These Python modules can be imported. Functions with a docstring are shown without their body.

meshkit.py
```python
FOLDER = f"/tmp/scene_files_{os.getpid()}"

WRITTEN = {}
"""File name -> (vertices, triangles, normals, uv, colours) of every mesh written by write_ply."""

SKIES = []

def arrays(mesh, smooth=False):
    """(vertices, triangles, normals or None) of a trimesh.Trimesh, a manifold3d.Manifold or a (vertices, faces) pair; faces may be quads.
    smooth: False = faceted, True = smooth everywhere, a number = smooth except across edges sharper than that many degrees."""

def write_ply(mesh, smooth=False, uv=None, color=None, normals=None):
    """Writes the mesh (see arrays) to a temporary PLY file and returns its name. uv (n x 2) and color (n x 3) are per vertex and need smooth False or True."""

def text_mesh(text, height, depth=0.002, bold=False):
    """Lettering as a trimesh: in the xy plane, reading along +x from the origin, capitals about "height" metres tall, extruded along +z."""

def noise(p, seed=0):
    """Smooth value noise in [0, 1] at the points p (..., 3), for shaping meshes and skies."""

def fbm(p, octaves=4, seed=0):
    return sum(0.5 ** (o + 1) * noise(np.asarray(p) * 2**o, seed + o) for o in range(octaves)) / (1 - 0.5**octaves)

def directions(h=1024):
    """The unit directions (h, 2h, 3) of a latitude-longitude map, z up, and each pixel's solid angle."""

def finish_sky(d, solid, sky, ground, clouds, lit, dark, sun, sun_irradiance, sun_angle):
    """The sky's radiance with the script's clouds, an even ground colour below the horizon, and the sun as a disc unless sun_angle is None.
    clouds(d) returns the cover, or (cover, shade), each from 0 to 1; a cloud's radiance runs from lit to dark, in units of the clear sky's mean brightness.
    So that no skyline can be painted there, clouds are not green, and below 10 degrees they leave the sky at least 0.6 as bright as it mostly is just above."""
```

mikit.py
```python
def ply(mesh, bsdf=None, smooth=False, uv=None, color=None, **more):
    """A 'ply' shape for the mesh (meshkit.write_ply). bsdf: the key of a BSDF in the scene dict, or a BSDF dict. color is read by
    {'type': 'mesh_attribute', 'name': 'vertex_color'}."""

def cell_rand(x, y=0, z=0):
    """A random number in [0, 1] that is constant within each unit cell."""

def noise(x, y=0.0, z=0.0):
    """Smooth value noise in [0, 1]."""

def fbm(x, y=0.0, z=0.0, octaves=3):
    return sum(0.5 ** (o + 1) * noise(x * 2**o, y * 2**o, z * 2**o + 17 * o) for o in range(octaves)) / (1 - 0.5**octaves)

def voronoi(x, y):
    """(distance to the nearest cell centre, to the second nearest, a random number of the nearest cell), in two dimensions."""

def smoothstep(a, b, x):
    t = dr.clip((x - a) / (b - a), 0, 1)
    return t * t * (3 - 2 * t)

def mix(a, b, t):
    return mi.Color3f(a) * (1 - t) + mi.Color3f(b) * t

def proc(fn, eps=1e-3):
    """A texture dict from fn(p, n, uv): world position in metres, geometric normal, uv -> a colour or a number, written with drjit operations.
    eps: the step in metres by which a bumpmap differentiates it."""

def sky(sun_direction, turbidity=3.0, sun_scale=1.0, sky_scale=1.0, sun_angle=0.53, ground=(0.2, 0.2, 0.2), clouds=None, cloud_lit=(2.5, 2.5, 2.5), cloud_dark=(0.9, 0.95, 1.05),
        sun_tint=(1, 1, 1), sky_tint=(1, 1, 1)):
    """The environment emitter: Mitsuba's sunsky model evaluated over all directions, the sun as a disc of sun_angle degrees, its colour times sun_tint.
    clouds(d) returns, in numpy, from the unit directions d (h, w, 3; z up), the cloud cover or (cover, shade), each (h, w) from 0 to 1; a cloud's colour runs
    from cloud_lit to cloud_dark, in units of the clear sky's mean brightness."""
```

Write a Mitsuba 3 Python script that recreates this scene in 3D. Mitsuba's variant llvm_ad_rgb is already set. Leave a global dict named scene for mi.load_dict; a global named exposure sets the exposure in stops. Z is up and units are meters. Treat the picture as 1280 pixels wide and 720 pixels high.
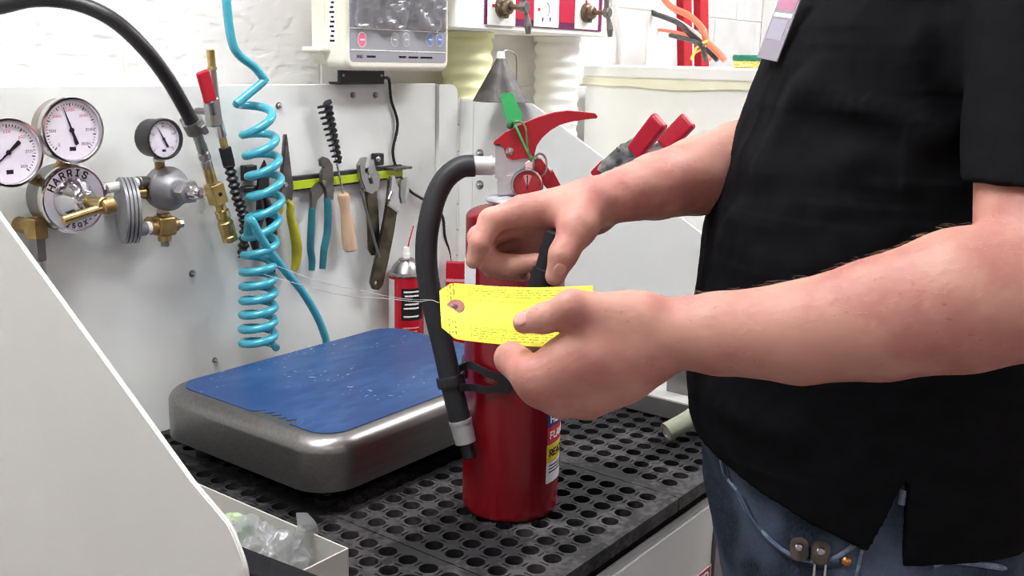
import math, random
import numpy as np, trimesh, manifold3d as m3
import drjit as dr, mitsuba as mi
import mikit, meshkit
from shapely.geometry import Polygon, Point, box as sbox
from shapely import affinity
from shapely.ops import unary_union

rng = np.random.default_rng(7)
T = mi.ScalarTransform4f
scene, labels = {}, {}

# ---------------------------------------------------------------- camera
CAM = np.array([0.0, 0.0, 1.40])
YAW, PITCH, ROLL, FPX = math.radians(36.95), math.radians(12.78), math.radians(1.35), 1260.0
_r0 = np.array([math.sin(YAW), -math.cos(YAW), 0.0])            # level right
_f0 = np.array([math.cos(YAW), math.sin(YAW), 0.0])             # level forward
FWD = _f0 * math.cos(PITCH) - np.array([0, 0, math.sin(PITCH)])
_up = np.cross(_r0, FWD)
UPV = _up * math.cos(ROLL) - _r0 * math.sin(ROLL)
RGT = np.cross(FWD, UPV)
scene['camera'] = {'type': 'perspective', 'fov': 2 * math.degrees(math.atan(640 / FPX)), 'fov_axis': 'x', 'near_clip': 0.05, 'far_clip': 50.0,
                   'to_world': T().look_at(origin=CAM.tolist(), target=(CAM + FWD).tolist(), up=UPV.tolist())}
exposure = 0.62

# ---------------------------------------------------------------- lamps: four fluorescent ceiling troffers
LAMPS = [(0.38, 0.84, 20.0), (2.35, 0.30, 22.0), (-0.7, -0.9, 8.5), (1.0, -1.7, 9.0), (4.0, 1.0, 17.0)]
LAMP_COL = (0.965, 0.985, 1.02)
CEIL = 2.45


# ---------------------------------------------------------------- helpers
def lin(*c):
    c = np.array(c, float) / 255.0
    return [float(x) for x in np.where(c < 0.04045, c / 12.92, ((c + 0.055) / 1.055) ** 2.4)]


def ray(px, py):
    return RGT * ((px - 640) / FPX) - UPV * ((py - 360) / FPX) + FWD


def at(px, py, X=None, Y=None, Z=None, D=None, F=None):
    """A point of the place: on the plane X, Y or Z =, at depth D or level distance F, as measured from the photograph."""
    r = ray(px, py)
    if D is not None:
        return CAM + r * D
    if F is not None:
        return CAM + r * (F / (r @ _f0))
    i, v = (0, X) if X is not None else (1, Y) if Y is not None else (2, Z)
    return CAM + r * ((v - CAM[i]) / r[i])


used = {}


def add(name, mesh, mat, parent=None, smooth=30, label=None, cat=None, group=None, kind=None, **more):
    key = fresh((parent + '__' if parent else '') + name)
    scene[key] = mikit.ply(mesh, mat, smooth=smooth, **more)
    note(key, label, cat, group, kind)
    return key


def fresh(key):
    n = used.get(key, 0)
    used[key] = n + 1
    return key if n == 0 else f'{key}_{n:03d}'


def note(key, label=None, cat=None, group=None, kind=None):
    d = {k: v for k, v in (('label', label), ('category', cat), ('group', group), ('kind', kind)) if v}
    if d:
        labels[key] = d


def thing(name, label, cat, group=None):
    key = fresh(name)
    note(key, label, cat, group)
    return key


def unit(v):
    v = np.asarray(v, float)
    return v / np.linalg.norm(v)


def frame(o, z, x=None):
    """4 x 4 matrix: local z along z, local x near x, origin o."""
    z = unit(z)
    if x is None:
        x = [1, 0, 0] if abs(z[0]) < 0.9 else [0, 1, 0]
    x = np.asarray(x, float)
    x = unit(x - z * (x @ z))
    m = np.eye(4)
    m[:3, 0], m[:3, 1], m[:3, 2], m[:3, 3] = x, np.cross(z, x), z, o
    return m


def put(mesh, m):
    mesh = mesh.copy()
    mesh.apply_transform(m)
    return mesh


def move(mesh, *o):
    return put(mesh, trimesh.transformations.translation_matrix(o))


def cat_(*ms):
    return trimesh.util.concatenate([m for m in ms])


def tm(man):
    m = man.to_mesh()
    return trimesh.Trimesh(np.array(m.vert_properties[:, :3], float), np.array(m.tri_verts), process=False)


def man(mesh):
    return m3.Manifold(m3.Mesh(np.asarray(mesh.vertices, np.float32), np.asarray(mesh.faces, np.uint32)))


def bx(x0, x1, y0, y1, z0, z1, c=0.0):
    """A box, its edges chamfered by c."""
    if c <= 0:
        b = trimesh.creation.box((x1 - x0, y1 - y0, z1 - z0))
        return move(b, (x0 + x1) / 2, (y0 + y1) / 2, (z0 + z1) / 2)
    pts = []
    for sx, ex in ((1, x0), (-1, x1)):
        for sy, ey in ((1, y0), (-1, y1)):
            for sz, ez in ((1, z0), (-1, z1)):
                pts += [(ex, ey + sy * c, ez + sz * c), (ex + sx * c, ey, ez + sz * c), (ex + sx * c, ey + sy * c, ez)]
    return tm(m3.Manifold.hull_points(np.array(pts)))


def rbox(sx, sy, sz, r, n=16):
    """A box about the origin with rounded edges."""
    s = m3.Manifold.sphere(r, n)
    return tm(m3.Manifold.batch_hull([s.translate((a * (sx / 2 - r), b * (sy / 2 - r), c * (sz / 2 - r))) for a in (-1, 1) for b in (-1, 1) for c in (-1, 1)]))


def lathe(profile, n=40):
    """A turned solid about z from (radius, z) pairs; ends on the axis are closed."""
    p = np.array(profile, float)
    a = np.arange(n) * 2 * np.pi / n
    v, rows = [], []
    for r, z in p:
        if r < 1e-7:
            rows.append([len(v)] * n)
            v.append((0, 0, z))
        else:
            rows.append(list(range(len(v), len(v) + n)))
            v += [(r * math.cos(t), r * math.sin(t), z) for t in a]
    f = []
    for A, B in zip(rows[:-1], rows[1:]):
        for i in range(n):
            j = (i + 1) % n
            if A[i] != A[j]:
                f.append((A[i], A[j], B[j]))
            if B[i] != B[j]:
                f.append((A[i], B[j], B[i]))
    return trimesh.Trimesh(np.array(v), np.array(f), process=False)


def cyl(r, z0, z1, n=32, c=0.0):
    if c:
        return lathe([(0, z0), (r - c, z0), (r, z0 + c), (r, z1 - c), (r - c, z1), (0, z1)], n)
    return lathe([(0, z0), (r, z0), (r, z1), (0, z1)], n)


def prism(r, z0, z1, n=6, c=0.0):
    return cyl(r, z0, z1, n, c)


def spline(pts, n=8):
    """Catmull-Rom through the points, n steps per span."""
    p = np.array(pts, float)
    p = np.vstack([2 * p[0] - p[1], p, 2 * p[-1] - p[-2]])
    out = []
    for i in range(1, len(p) - 2):
        t = np.linspace(0, 1, n, endpoint=False)[:, None]
        a, b, c, d = p[i - 1:i + 3]
        out.append(0.5 * (2 * b + (c - a) * t + (2 * a - 5 * b + 4 * c - d) * t**2 + (3 * b - a - 3 * c + d) * t**3))
    return np.vstack(out + [p[-2:-1]])


def tube(pts, r, sides=12, ends=True, oval=1.0):
    """A swept round tube; r one number or one per point."""
    p = np.array(pts, float)
    r = np.broadcast_to(np.asarray(r, float), (len(p),))
    t = np.gradient(p, axis=0)
    t /= np.linalg.norm(t, axis=1, keepdims=True) + 1e-12
    a = np.cross(t[0], [0, 0, 1.0] if abs(t[0][2]) < 0.9 else [1.0, 0, 0])
    a = unit(a)
    v = []
    ang = np.arange(sides) * 2 * np.pi / sides
    for i in range(len(p)):
        a = unit(a - t[i] * (a @ t[i]))
        b = np.cross(t[i], a)
        v.append(p[i] + r[i] * (np.cos(ang)[:, None] * a + oval * np.sin(ang)[:, None] * b))
    v = np.vstack(v)
    i, j = np.meshgrid(np.arange(len(p) - 1), np.arange(sides), indexing='ij')
    q = np.stack([i * sides + j, i * sides + (j + 1) % sides, (i + 1) * sides + (j + 1) % sides, (i + 1) * sides + j], -1).reshape(-1, 4)
    f = np.vstack([q[:, [0, 1, 2]], q[:, [0, 2, 3]]])
    if ends:
        n = len(v)
        v = np.vstack([v, p[0], p[-1]])
        k = np.arange(sides)
        f = np.vstack([f, np.stack([np.full(sides, n), (k + 1) % sides, k], 1), np.stack([np.full(sides, n + 1), (len(p) - 1) * sides + k, (len(p) - 1) * sides + (k + 1) % sides], 1)])
    return trimesh.Trimesh(v, f, process=False)


def extr(poly, z0, z1, c=0.0):
    """An extruded shapely polygon, its rims chamfered by c."""
    if c:
        parts = [trimesh.creation.extrude_polygon(poly, z1 - z0 - 2 * c, engine='earcut')]
        parts[0].apply_translation((0, 0, z0 + c))
        i = poly.buffer(-c, join_style=2)
        t = trimesh.creation.extrude_polygon(i, z1 - z0, engine='earcut')
        t.apply_translation((0, 0, z0))
        return cat_(parts[0], t)
    m = trimesh.creation.extrude_polygon(poly, z1 - z0, engine='earcut')
    m.apply_translation((0, 0, z0))
    return m


def text(s, h, depth=0.0006, bold=False, center=True):
    m = meshkit.text_mesh(s, h, depth, bold)
    if center:
        lo, hi = m.bounds
        m.apply_translation((-(lo[0] + hi[0]) / 2, -(lo[1] + hi[1]) / 2, 0))
    return m


def sheet(grid, thick):
    """A bent sheet with thickness from a grid (n, m, 3) of points."""
    g = np.asarray(grid, float)
    n, m, _ = g.shape
    du, dv = np.gradient(g, axis=0), np.gradient(g, axis=1)
    nn = np.cross(du, dv)
    nn /= np.linalg.norm(nn, axis=2, keepdims=True) + 1e-12
    A, B = (g + nn * thick / 2).reshape(-1, 3), (g - nn * thick / 2).reshape(-1, 3)
    i, j = np.meshgrid(np.arange(n - 1), np.arange(m - 1), indexing='ij')
    q = np.stack([i * m + j, (i + 1) * m + j, (i + 1) * m + j + 1, i * m + j + 1], -1).reshape(-1, 4)
    rim = list(range(m)) + [k * m + m - 1 for k in range(1, n)] + [(n - 1) * m + k for k in range(m - 2, -1, -1)] + [k * m for k in range(n - 2, 0, -1)]
    N = n * m
    r = np.array([(rim[k], rim[(k + 1) % len(rim)], rim[(k + 1) % len(rim)] + N, rim[k] + N) for k in range(len(rim))])
    q = np.vstack([q, q[:, ::-1] + N, r])
    uv = np.stack(np.meshgrid(np.linspace(0, 1, n), np.linspace(0, 1, m), indexing='ij'), -1).reshape(-1, 2)
    return trimesh.Trimesh(np.vstack([A, B]), np.vstack([q[:, [0, 1, 2]], q[:, [0, 2, 3]]]), process=False), np.vstack([uv, uv])


# ---------------------------------------------------------------- materials
def pr(key, col, rough=0.5, metal=0.0, spec=0.5, **k):
    col = {'type': 'rgb', 'value': list(col)} if not isinstance(col, dict) else col
    d = {'type': 'principled', 'base_color': col, 'roughness': rough, 'metallic': metal, **k}
    if metal == 0:
        d['specular'] = spec
    scene[key] = {'type': 'twosided', 'bsdf': d}
    return key


def bump(key, fn, scale, eps=1e-3):
    inner = scene[key]['bsdf']
    scene[key] = {'type': 'twosided', 'bsdf': {'type': 'bumpmap', 'arbitrary': mikit.proc(fn, eps), 'scale': scale, 'bsdf': inner}}
    return key


def mottled(c0, c1, s, octaves=3):
    def fn(p, n, uv):
        return mikit.mix(c0, c1, mikit.smoothstep(0.3, 0.7, mikit.fbm(p.x * s, p.y * s, p.z * s, octaves)))
    return mikit.proc(fn)
ZB = 0.80            # top of the rubber mats
YP = 1.38            # face of the tool board
XR = 1.634           # inner face of the right side plate
XL = 0.475           # the left side plate

def rough_wall(p, n, uv):
    a = mikit.fbm(p.x * 130, p.y * 130, p.z * 130, 3)
    pit = mikit.smoothstep(0.62, 0.8, mikit.noise(p.x * 70, p.y * 70, p.z * 70 + 9))
    return a * 0.6 - pit * 0.9

pr('paint_wall', mottled(lin(219, 218, 215), lin(229, 228, 225), 9), 0.75, spec=0.2)
bump('paint_wall', rough_wall, 0.0011, 8e-4)
pr('mortar', lin(224, 222, 214), 0.85, spec=0.1)
pr('ceiling_white', lin(232, 232, 228), 0.9, spec=0.1)
pr('floor_tile', mottled(lin(104, 90, 92), lin(122, 106, 107), 6), 0.45)
pr('enamel', mottled(lin(218, 219, 215), lin(223, 224, 220), 3), 0.42, spec=0.35)        # the grey-white sheet metal of the bench
pr('enamel_edge', lin(232, 230, 218), 0.4)
pr('white_gloss', lin(238, 238, 234), 0.3)
pr('white_matte', lin(236, 236, 230), 0.7, spec=0.2)
pr('cream', lin(232, 228, 204), 0.45)
pr('black_plastic', lin(26, 25, 28), 0.4)
pr('black_matte', lin(30, 29, 31), 0.75, spec=0.2)
pr('deck_black', lin(14, 13, 15), 0.85, spec=0.1)
pr('black_metal', lin(34, 33, 34), 0.45, spec=0.5)
pr('steel', lin(176, 174, 172), 0.3, 1.0)
pr('dull_steel', lin(140, 138, 136), 0.42, 1.0)
pr('chrome', lin(215, 212, 215), 0.1, 1.0)
pr('brass', mottled(lin(212, 190, 128), lin(194, 168, 104), 60), 0.28, 1.0)
pr('old_brass', mottled(lin(182, 154, 104), lin(156, 128, 84), 60), 0.42, 1.0)
pr('zinc', mottled(lin(150, 149, 152), lin(136, 135, 138), 40), 0.45, 0.55)
pr('red_paint', lin(186, 18, 34), 0.25, clearcoat=0.6, clearcoat_gloss=0.9)
pr('red_plastic', lin(172, 18, 42), 0.4)
pr('tape_white', lin(232, 230, 226), 0.6)

# ---- floor, ceiling, walls
X0, X1, Y0, YW = -2.4, 5.6, -3.4, 1.46
add('floor', bx(X0, X1, Y0, 3.2, -0.1, 0), 'floor_tile', kind='structure')
add('ceiling', bx(X0, X1, Y0, 3.2, CEIL, CEIL + 0.1), 'ceiling_white', kind='structure')
add('wall_left', bx(X0 - 0.1, X0, Y0 - 0.1, 3.2, 0, CEIL), 'paint_wall', kind='structure')
add('wall_front', bx(X0 - 0.1, X1 + 0.1, Y0 - 0.1, Y0, 0, CEIL), 'ceiling_white', kind='structure')
add('wall_right', bx(X1, X1 + 0.1, Y0 - 0.1, 3.2, 0, CEIL), 'paint_wall', kind='structure')
# the block wall behind the bench ends at a passage; the far wall stands behind the passage
XW = at(843, 40, Y=YW)[0]
YF = 1.95
add('wall_back', cat_(bx(X0 - 0.1, XW - 0.004, YW + 0.004, YW + 0.2, 0, CEIL), bx(XW - 0.03, XW, YW + 0.006, YW + 0.2, 0, CEIL)), 'mortar', kind='structure')
add('wall_far', bx(XW - 1.2, X1 + 0.1, YF + 0.004, YF + 0.2, 0, CEIL), 'mortar', kind='structure')


def blocks(wall, xa, xb, za, zb, yw, xj, zj, bw=0.405, bh=0.203, j=0.004):
    k = 0
    z = zj - bh * math.ceil((zj - za) / bh)
    while z < zb - 0.02:
        odd = round((z - zj) / bh) % 2
        x = xj + odd * bw / 2
        x -= bw * math.ceil((x - xa) / bw)
        while x < xb - 0.02:
            a, b, c, d = max(x, xa) + j / 2, min(x + bw, xb) - j / 2, max(z, za) + j / 2, min(z + bh, zb) - j / 2
            if b - a > 0.02 and d - c > 0.02:
                add('block', bx(a, b, yw + rng.uniform(-0.0008, 0.0008), yw + 0.02, c, d, 0.002), 'paint_wall', wall, smooth=False)
            x += bw
        z += bh


XJ = at(290, 95, Y=YW)[0]
blocks('wall_back', 0.1, XW, 1.15, CEIL, YW, XJ, at(800, 6, Y=YW)[2] - 0.014)
blocks('wall_far', XW - 0.6, X1, 1.0, CEIL, YF, 3.75, at(915, 25, Y=YF)[2])
# a tall steel door leaf beside the far blocks
xd = at(957, 30, Y=YF)[0]
add('door_1', cat_(bx(xd + 0.012, xd + 0.95, YF - 0.05, YF - 0.012, 0.01, 2.15, 0.003)), 'white_matte', kind='structure')
add('trim_1', cat_(bx(xd - 0.05, xd + 0.008, YF - 0.055, YF - 0.001, 0.0, 2.2, 0.004), bx(xd + 0.954, xd + 1.01, YF - 0.055, YF - 0.001, 0, 2.2, 0.004)), 'white_gloss', kind='structure')

# ---- lamps of the ceiling
scene['lamp_housing'] = {'type': 'twosided', 'bsdf': {'type': 'diffuse', 'reflectance': {'type': 'rgb', 'value': 0.8}}}
for k, (x, y, pw) in enumerate(LAMPS):
    t = thing('ceiling_light', ['white fluorescent ceiling light above the workbench', 'white fluorescent ceiling light above the white cabinet', 'white fluorescent ceiling light behind the camera, near the left wall', 'white fluorescent ceiling light behind the person, away from the bench', 'white fluorescent ceiling light near the passage with the red ladder'][k], 'ceiling light', 'ceiling lights')
    add('frame', cat_(bx(x - 0.63, x + 0.63, y - 0.16, y - 0.145, CEIL - 0.06, CEIL), bx(x - 0.63, x + 0.63, y + 0.145, y + 0.16, CEIL - 0.06, CEIL),
                      bx(x - 0.63, x - 0.615, y - 0.145, y + 0.145, CEIL - 0.06, CEIL), bx(x + 0.615, x + 0.63, y - 0.145, y + 0.145, CEIL - 0.06, CEIL)), 'lamp_housing', t, smooth=False)
    m = trimesh.Trimesh([(x - 0.61, y - 0.14, CEIL - 0.05), (x + 0.61, y - 0.14, CEIL - 0.05), (x + 0.61, y + 0.14, CEIL - 0.05), (x - 0.61, y + 0.14, CEIL - 0.05)], [(0, 2, 1), (0, 3, 2)], process=False)
    add('diffuser', m, 'lamp_housing', t, smooth=False, emitter={'type': 'area', 'radiance': {'type': 'rgb', 'value': [pw * c for c in (LAMP_COL if k not in (2, 3) else (1.04, 0.965, 0.985))]}})

# ---- the bench: body, black deck under the mats, tool board, side plates
t = thing('workbench', 'grey-white sheet metal workbench with an upright tool board and sloped side plates', 'workbench')
add('cabinet', bx(XL, 1.66, 0.612, YP + 0.02, 0.0, ZB - 0.045, 0.004), 'enamel', t, smooth=False)
add('deck', bx(XL + 0.002, 1.655, 0.618, YP - 0.001, ZB - 0.045, ZB - 0.02), 'deck_black', t, smooth=False, label='black deck below the rubber mats')
# tool board: from behind the left plate to the rounded flange beside the hinge
ZT = ZB + 0.549
add('tool_board', bx(XL, 1.563, YP, YP + 0.012, ZB - 0.02, ZT, 0.0015), 'enamel', t, smooth=False)
fl = Polygon([(1.5645, ZB - 0.02), (1.622, ZB - 0.02), (1.622, ZT - 0.022)] + [(1.602 + 0.02 * math.cos(a), ZT - 0.022 + 0.02 * math.sin(a)) for a in np.linspace(0, math.pi / 2, 8)] + [(1.5645, ZT - 0.002)])
m = extr(fl, 0, 0.012)
m.apply_transform(frame((0, YP + 0.004, 0), (0, -1, 0), (1, 0, 0)))
add('flange', m, 'enamel', t, smooth=False, label='narrow rounded flange beside the hinge')
# side plates: outlines in (Y, Z)
def plate(pts, x, th, r=0.03):
    p = Polygon(pts)
    p = p.buffer(-r, quad_segs=6).buffer(r, quad_segs=6)
    p = unary_union([p, Polygon([q for q in pts]).intersection(sbox(-9, -9, 9, ZB + 0.05)), Polygon(pts).intersection(sbox(YP - 0.03, -9, 9, 9))]) if r else p
    m = extr(p, 0, th, 0.0012)
    m.apply_transform(np.array([[0, 0, 1, x], [1, 0, 0, 0], [0, 1, 0, 0], [0, 0, 0, 1.0]]))
    return m
LEFT = [(YP - 0.001, ZB - 0.02), (YP - 0.001, ZT - 0.03), (1.092, ZT - 0.03)] + [(q[1], q[2]) for q in spline([at(x, y, X=XL - 0.002) for x, y in ((242, 600), (270, 633), (288, 656), (299, 680), (308, 706), (312, 730))], 5)] + [ (0.6195, ZB - 0.02)]
add('side_plate', plate(LEFT, XL - 0.0045, 0.0045, 0.0), 'enamel', t, smooth=False, label='large sloped left side plate')
RIGHT = [(YP - 0.004, ZB - 0.02), (YP - 0.004, ZT - 0.031), (1.19, ZT - 0.033), (0.66, 1.0225), (0.6195, 0.98), (0.6195, ZB - 0.02)]
add('side_plate', plate(RIGHT, XR, 0.004, 0.02), 'enamel', t, smooth=False, label='sloped right side plate on a piano hinge')
# piano hinge: knuckles along the corner, two leaves
for k in range(9):
    z = ZB + 0.02 + k * 0.0555
    add('hinge_knuckle', move(cyl(0.0042, 0.0015, 0.0540, 12, 0.0006), 1.6275, YP - 0.004, z), 'enamel', t)
    add('hinge_leaf', bx(1.6306, 1.6336, YP - (0.020 if k % 2 else 0.014), YP - 0.0065, z + 0.0015, z + 0.0540, 0.0006), 'enamel', t, smooth=False)
add('hinge_leaf', bx(1.6305, 1.6335, 1.338, YP - 0.0035, ZB + 0.02, ZB + 0.515, 0.0005), 'enamel', t, smooth=False)
# front of the bench: a proud door panel with a warning sign, a dark stile beside it
xs = at(889, 690, Y=0.609)[0]
add('front_panel', bx(XL + 0.03, xs, 0.6085, 0.6125, 0.08, ZB - 0.055, 0.001), 'enamel', t, smooth=False)
add('front_stile', bx(xs + 0.004, xs + 0.05, 0.604, 0.6122, 0.06, ZB - 0.1, 0.001), 'dull_steel', t, smooth=False)

pr('sign_red', lin(176, 36, 58), 0.5)
sg = thing('warning_sign', 'red warning sign with white letters on the front of the workbench', 'sign')
a, b = at(888, 704, Y=0.6085), at(872, 719, Y=0.6085)
sh, sw = 0.035, 0.16
add('plate', bx(a[0] - sw, a[0], 0.6072, 0.6086, a[2] - sh, a[2], 0.0003), 'sign_red', sg, smooth=False)
add('border', cat_(bx(a[0] - sw, a[0], 0.6066, 0.6073, a[2] - 0.0025, a[2]), bx(a[0] - sw, a[0], 0.6066, 0.6073, a[2] - sh, a[2] - sh + 0.0025), bx(a[0] - 0.0025, a[0], 0.6066, 0.6073, a[2] - sh, a[2]), bx(a[0] - sw, a[0] - sw + 0.0025, 0.6066, 0.6073, a[2] - sh, a[2])), 'tape_white', sg, smooth=False)
m = text('DANGER', 0.02, 0.0006, True)
m.apply_translation((-m.bounds[1][0], 0, 0))
m.apply_transform(frame((a[0] - 0.007, 0.6073, a[2] - sh / 2 - 0.001), (0, -1, 0), (1, 0, 0)))
add('lettering', m, 'tape_white', sg, smooth=False)

# ---- rubber ring mats with real holes
def worn(p, n, uv):
    s = mikit.fbm(p.x * 14, p.y * 14, 3.0, 3)
    d = mikit.fbm(p.x * 160, p.y * 160, p.z * 160, 2)
    return mikit.mix(lin(25, 24, 26), lin(74, 70, 70), mikit.smoothstep(0.48, 0.80, s * 0.75 + d * 0.30) * 0.8)
pr('rubber', mikit.proc(worn), 0.55, spec=0.35)
PT = 0.03365
slot = sbox(-0.0062, -0.0011, 0.0062, 0.0011)
for k, (xa, xb, hx) in enumerate([(0.508, 0.8553, 0.8303), (0.857, 1.2063, 1.1815), (1.208, 1.5575, 1.5489 - 0.0)]):
    if k == 2:
        hx = 1.2458 + PT * 8
    n_x = 9 if k == 2 else 10
    n_y = 22
    base = sbox(xa, 0.603, xb, 1.372)
    holes = []
    for i in range(n_x):
        for j in range(n_y):
            x, y = hx - PT * i, 0.6395 + PT * j
            holes.append(Point(x, y).buffer(0.0119, quad_segs=5))
            if i < n_x - 1:      # thin slots between the rings
                holes.append(affinity.translate(affinity.rotate(slot, 90), x - PT / 2, y))
            if j < n_y - 1:
                holes.append(affinity.translate(slot, x, y + PT / 2))
    p = base.difference(unary_union(holes))
    m = extr(p, ZB - 0.013, ZB)
    mk = add('rubber_mat', m, 'rubber', smooth=False, cat='mat',
             label=['black rubber ring mat left under the scale and the tray', 'black rubber ring mat under the red extinguisher, middle of three', 'black rubber ring mat under the steel fixture, beside the blue jeans'][k], group='rubber mats on the workbench')
    add('skirt', cat_(bx(xa, xb, 0.603, 0.612, ZB - 0.020, ZB - 0.0129), bx(xa, xb, 1.366, 1.372, ZB - 0.02, ZB - 0.0129), bx(xa, xa + 0.006, 0.612, 1.366, ZB - 0.02, ZB - 0.0129), bx(xb - 0.006, xb, 0.612, 1.366, ZB - 0.02, ZB - 0.0129)), 'rubber', mk, smooth=False)

# ---- the open sheet metal tray beside the left plate
bxx, bz, byf, byb = 0.6913, 0.885, 0.7307, 1.03
t = thing('parts_tray', 'open light grey sheet metal tray holding a crumpled plastic bag', 'tray')
w = 0.0022
pr('tray_grey', lin(178, 176, 170), 0.45, spec=0.3)
add('floor_panel', bx(XL + 0.002, bxx, byf, byb, ZB + 0.0005, ZB + 0.003), 'tray_grey', t, smooth=False)
add('wall_panel', bx(bxx - w, bxx, byf, byb, ZB + 0.003, bz, 0.0006), 'tray_grey', t, smooth=False)
add('wall_panel', bx(XL + 0.002, bxx - w, byf, byf + w, ZB + 0.003, bz, 0.0006), 'tray_grey', t, smooth=False)
add('wall_panel', bx(XL + 0.002, bxx - w, byb - w, byb, ZB + 0.003, bz, 0.0006), 'tray_grey', t, smooth=False)
add('wall_panel', bx(XL + 0.002, XL + 0.002 + w, byf + w, byb - w, ZB + 0.003, bz, 0.0006), 'tray_grey', t, smooth=False)

# crumpled clear bag in the tray
scene['film'] = {'type': 'principledthin', 'base_color': {'type': 'rgb', 'value': [0.93, 0.94, 0.95]}, 'roughness': 0.2, 'spec_trans': 0.86, 'diff_trans': 0.9, 'eta': 1.45}
m = trimesh.creation.icosphere(5, 1.0)
v = m.vertices.copy()
c = meshkit.fbm(v * 1.7 + 3, 4, 5)[:, None]
rid = (np.abs(meshkit.fbm(v * 2.6 + 11, 3, 2) - 0.5)[:, None] * 4) ** 0.7
v = v * (0.74 + 0.40 * c + 0.22 * rid)
v = v * [0.060, 0.056, 0.064]
v[:, 2] = np.maximum(v[:, 2], -0.040)
ear = 0 * np.exp(-((v[:, 0] - 0.03) ** 2 + (v[:, 1] - 0.0) ** 2) / 0.00016) * (v[:, 2] > 0.005)
v[:, 2] += ear * 0.046
v[:, 0] += ear * 0.006
bag = trimesh.Trimesh(v, m.faces, process=False)
o = at(352, 690, Z=0.872)
PB = add('plastic_bag', move(bag, 0.618, 0.808, ZB + 0.004 + 0.040), 'film', smooth=50, cat='bag', label='crumpled clear plastic bag lying in the grey tray')
fa, fb, fc, fd = at(358, 690, Y=0.79), at(396, 682, Y=0.79), at(370, 641, Y=0.80), at(384, 641, Y=0.80)
fe, fg = at(371, 662, Y=0.783), at(397, 658, Y=0.79)
G = np.zeros((3, 9, 3))
for i, (p, q, r_) in enumerate(((fa, fe, fc), ((fa + fb) / 2 + [0, -0.006, 0], (fe + fg) / 2 + [0, -0.005, 0], (fc + fd) / 2), (fb, fg, fd))):
    G[i] = spline([p, q, r_], 4)
add('flap', sheet(spline(G.reshape(3, -1), 5).reshape(-1, 9, 3), 0.0006)[0], 'film', PB, smooth=False)
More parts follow.
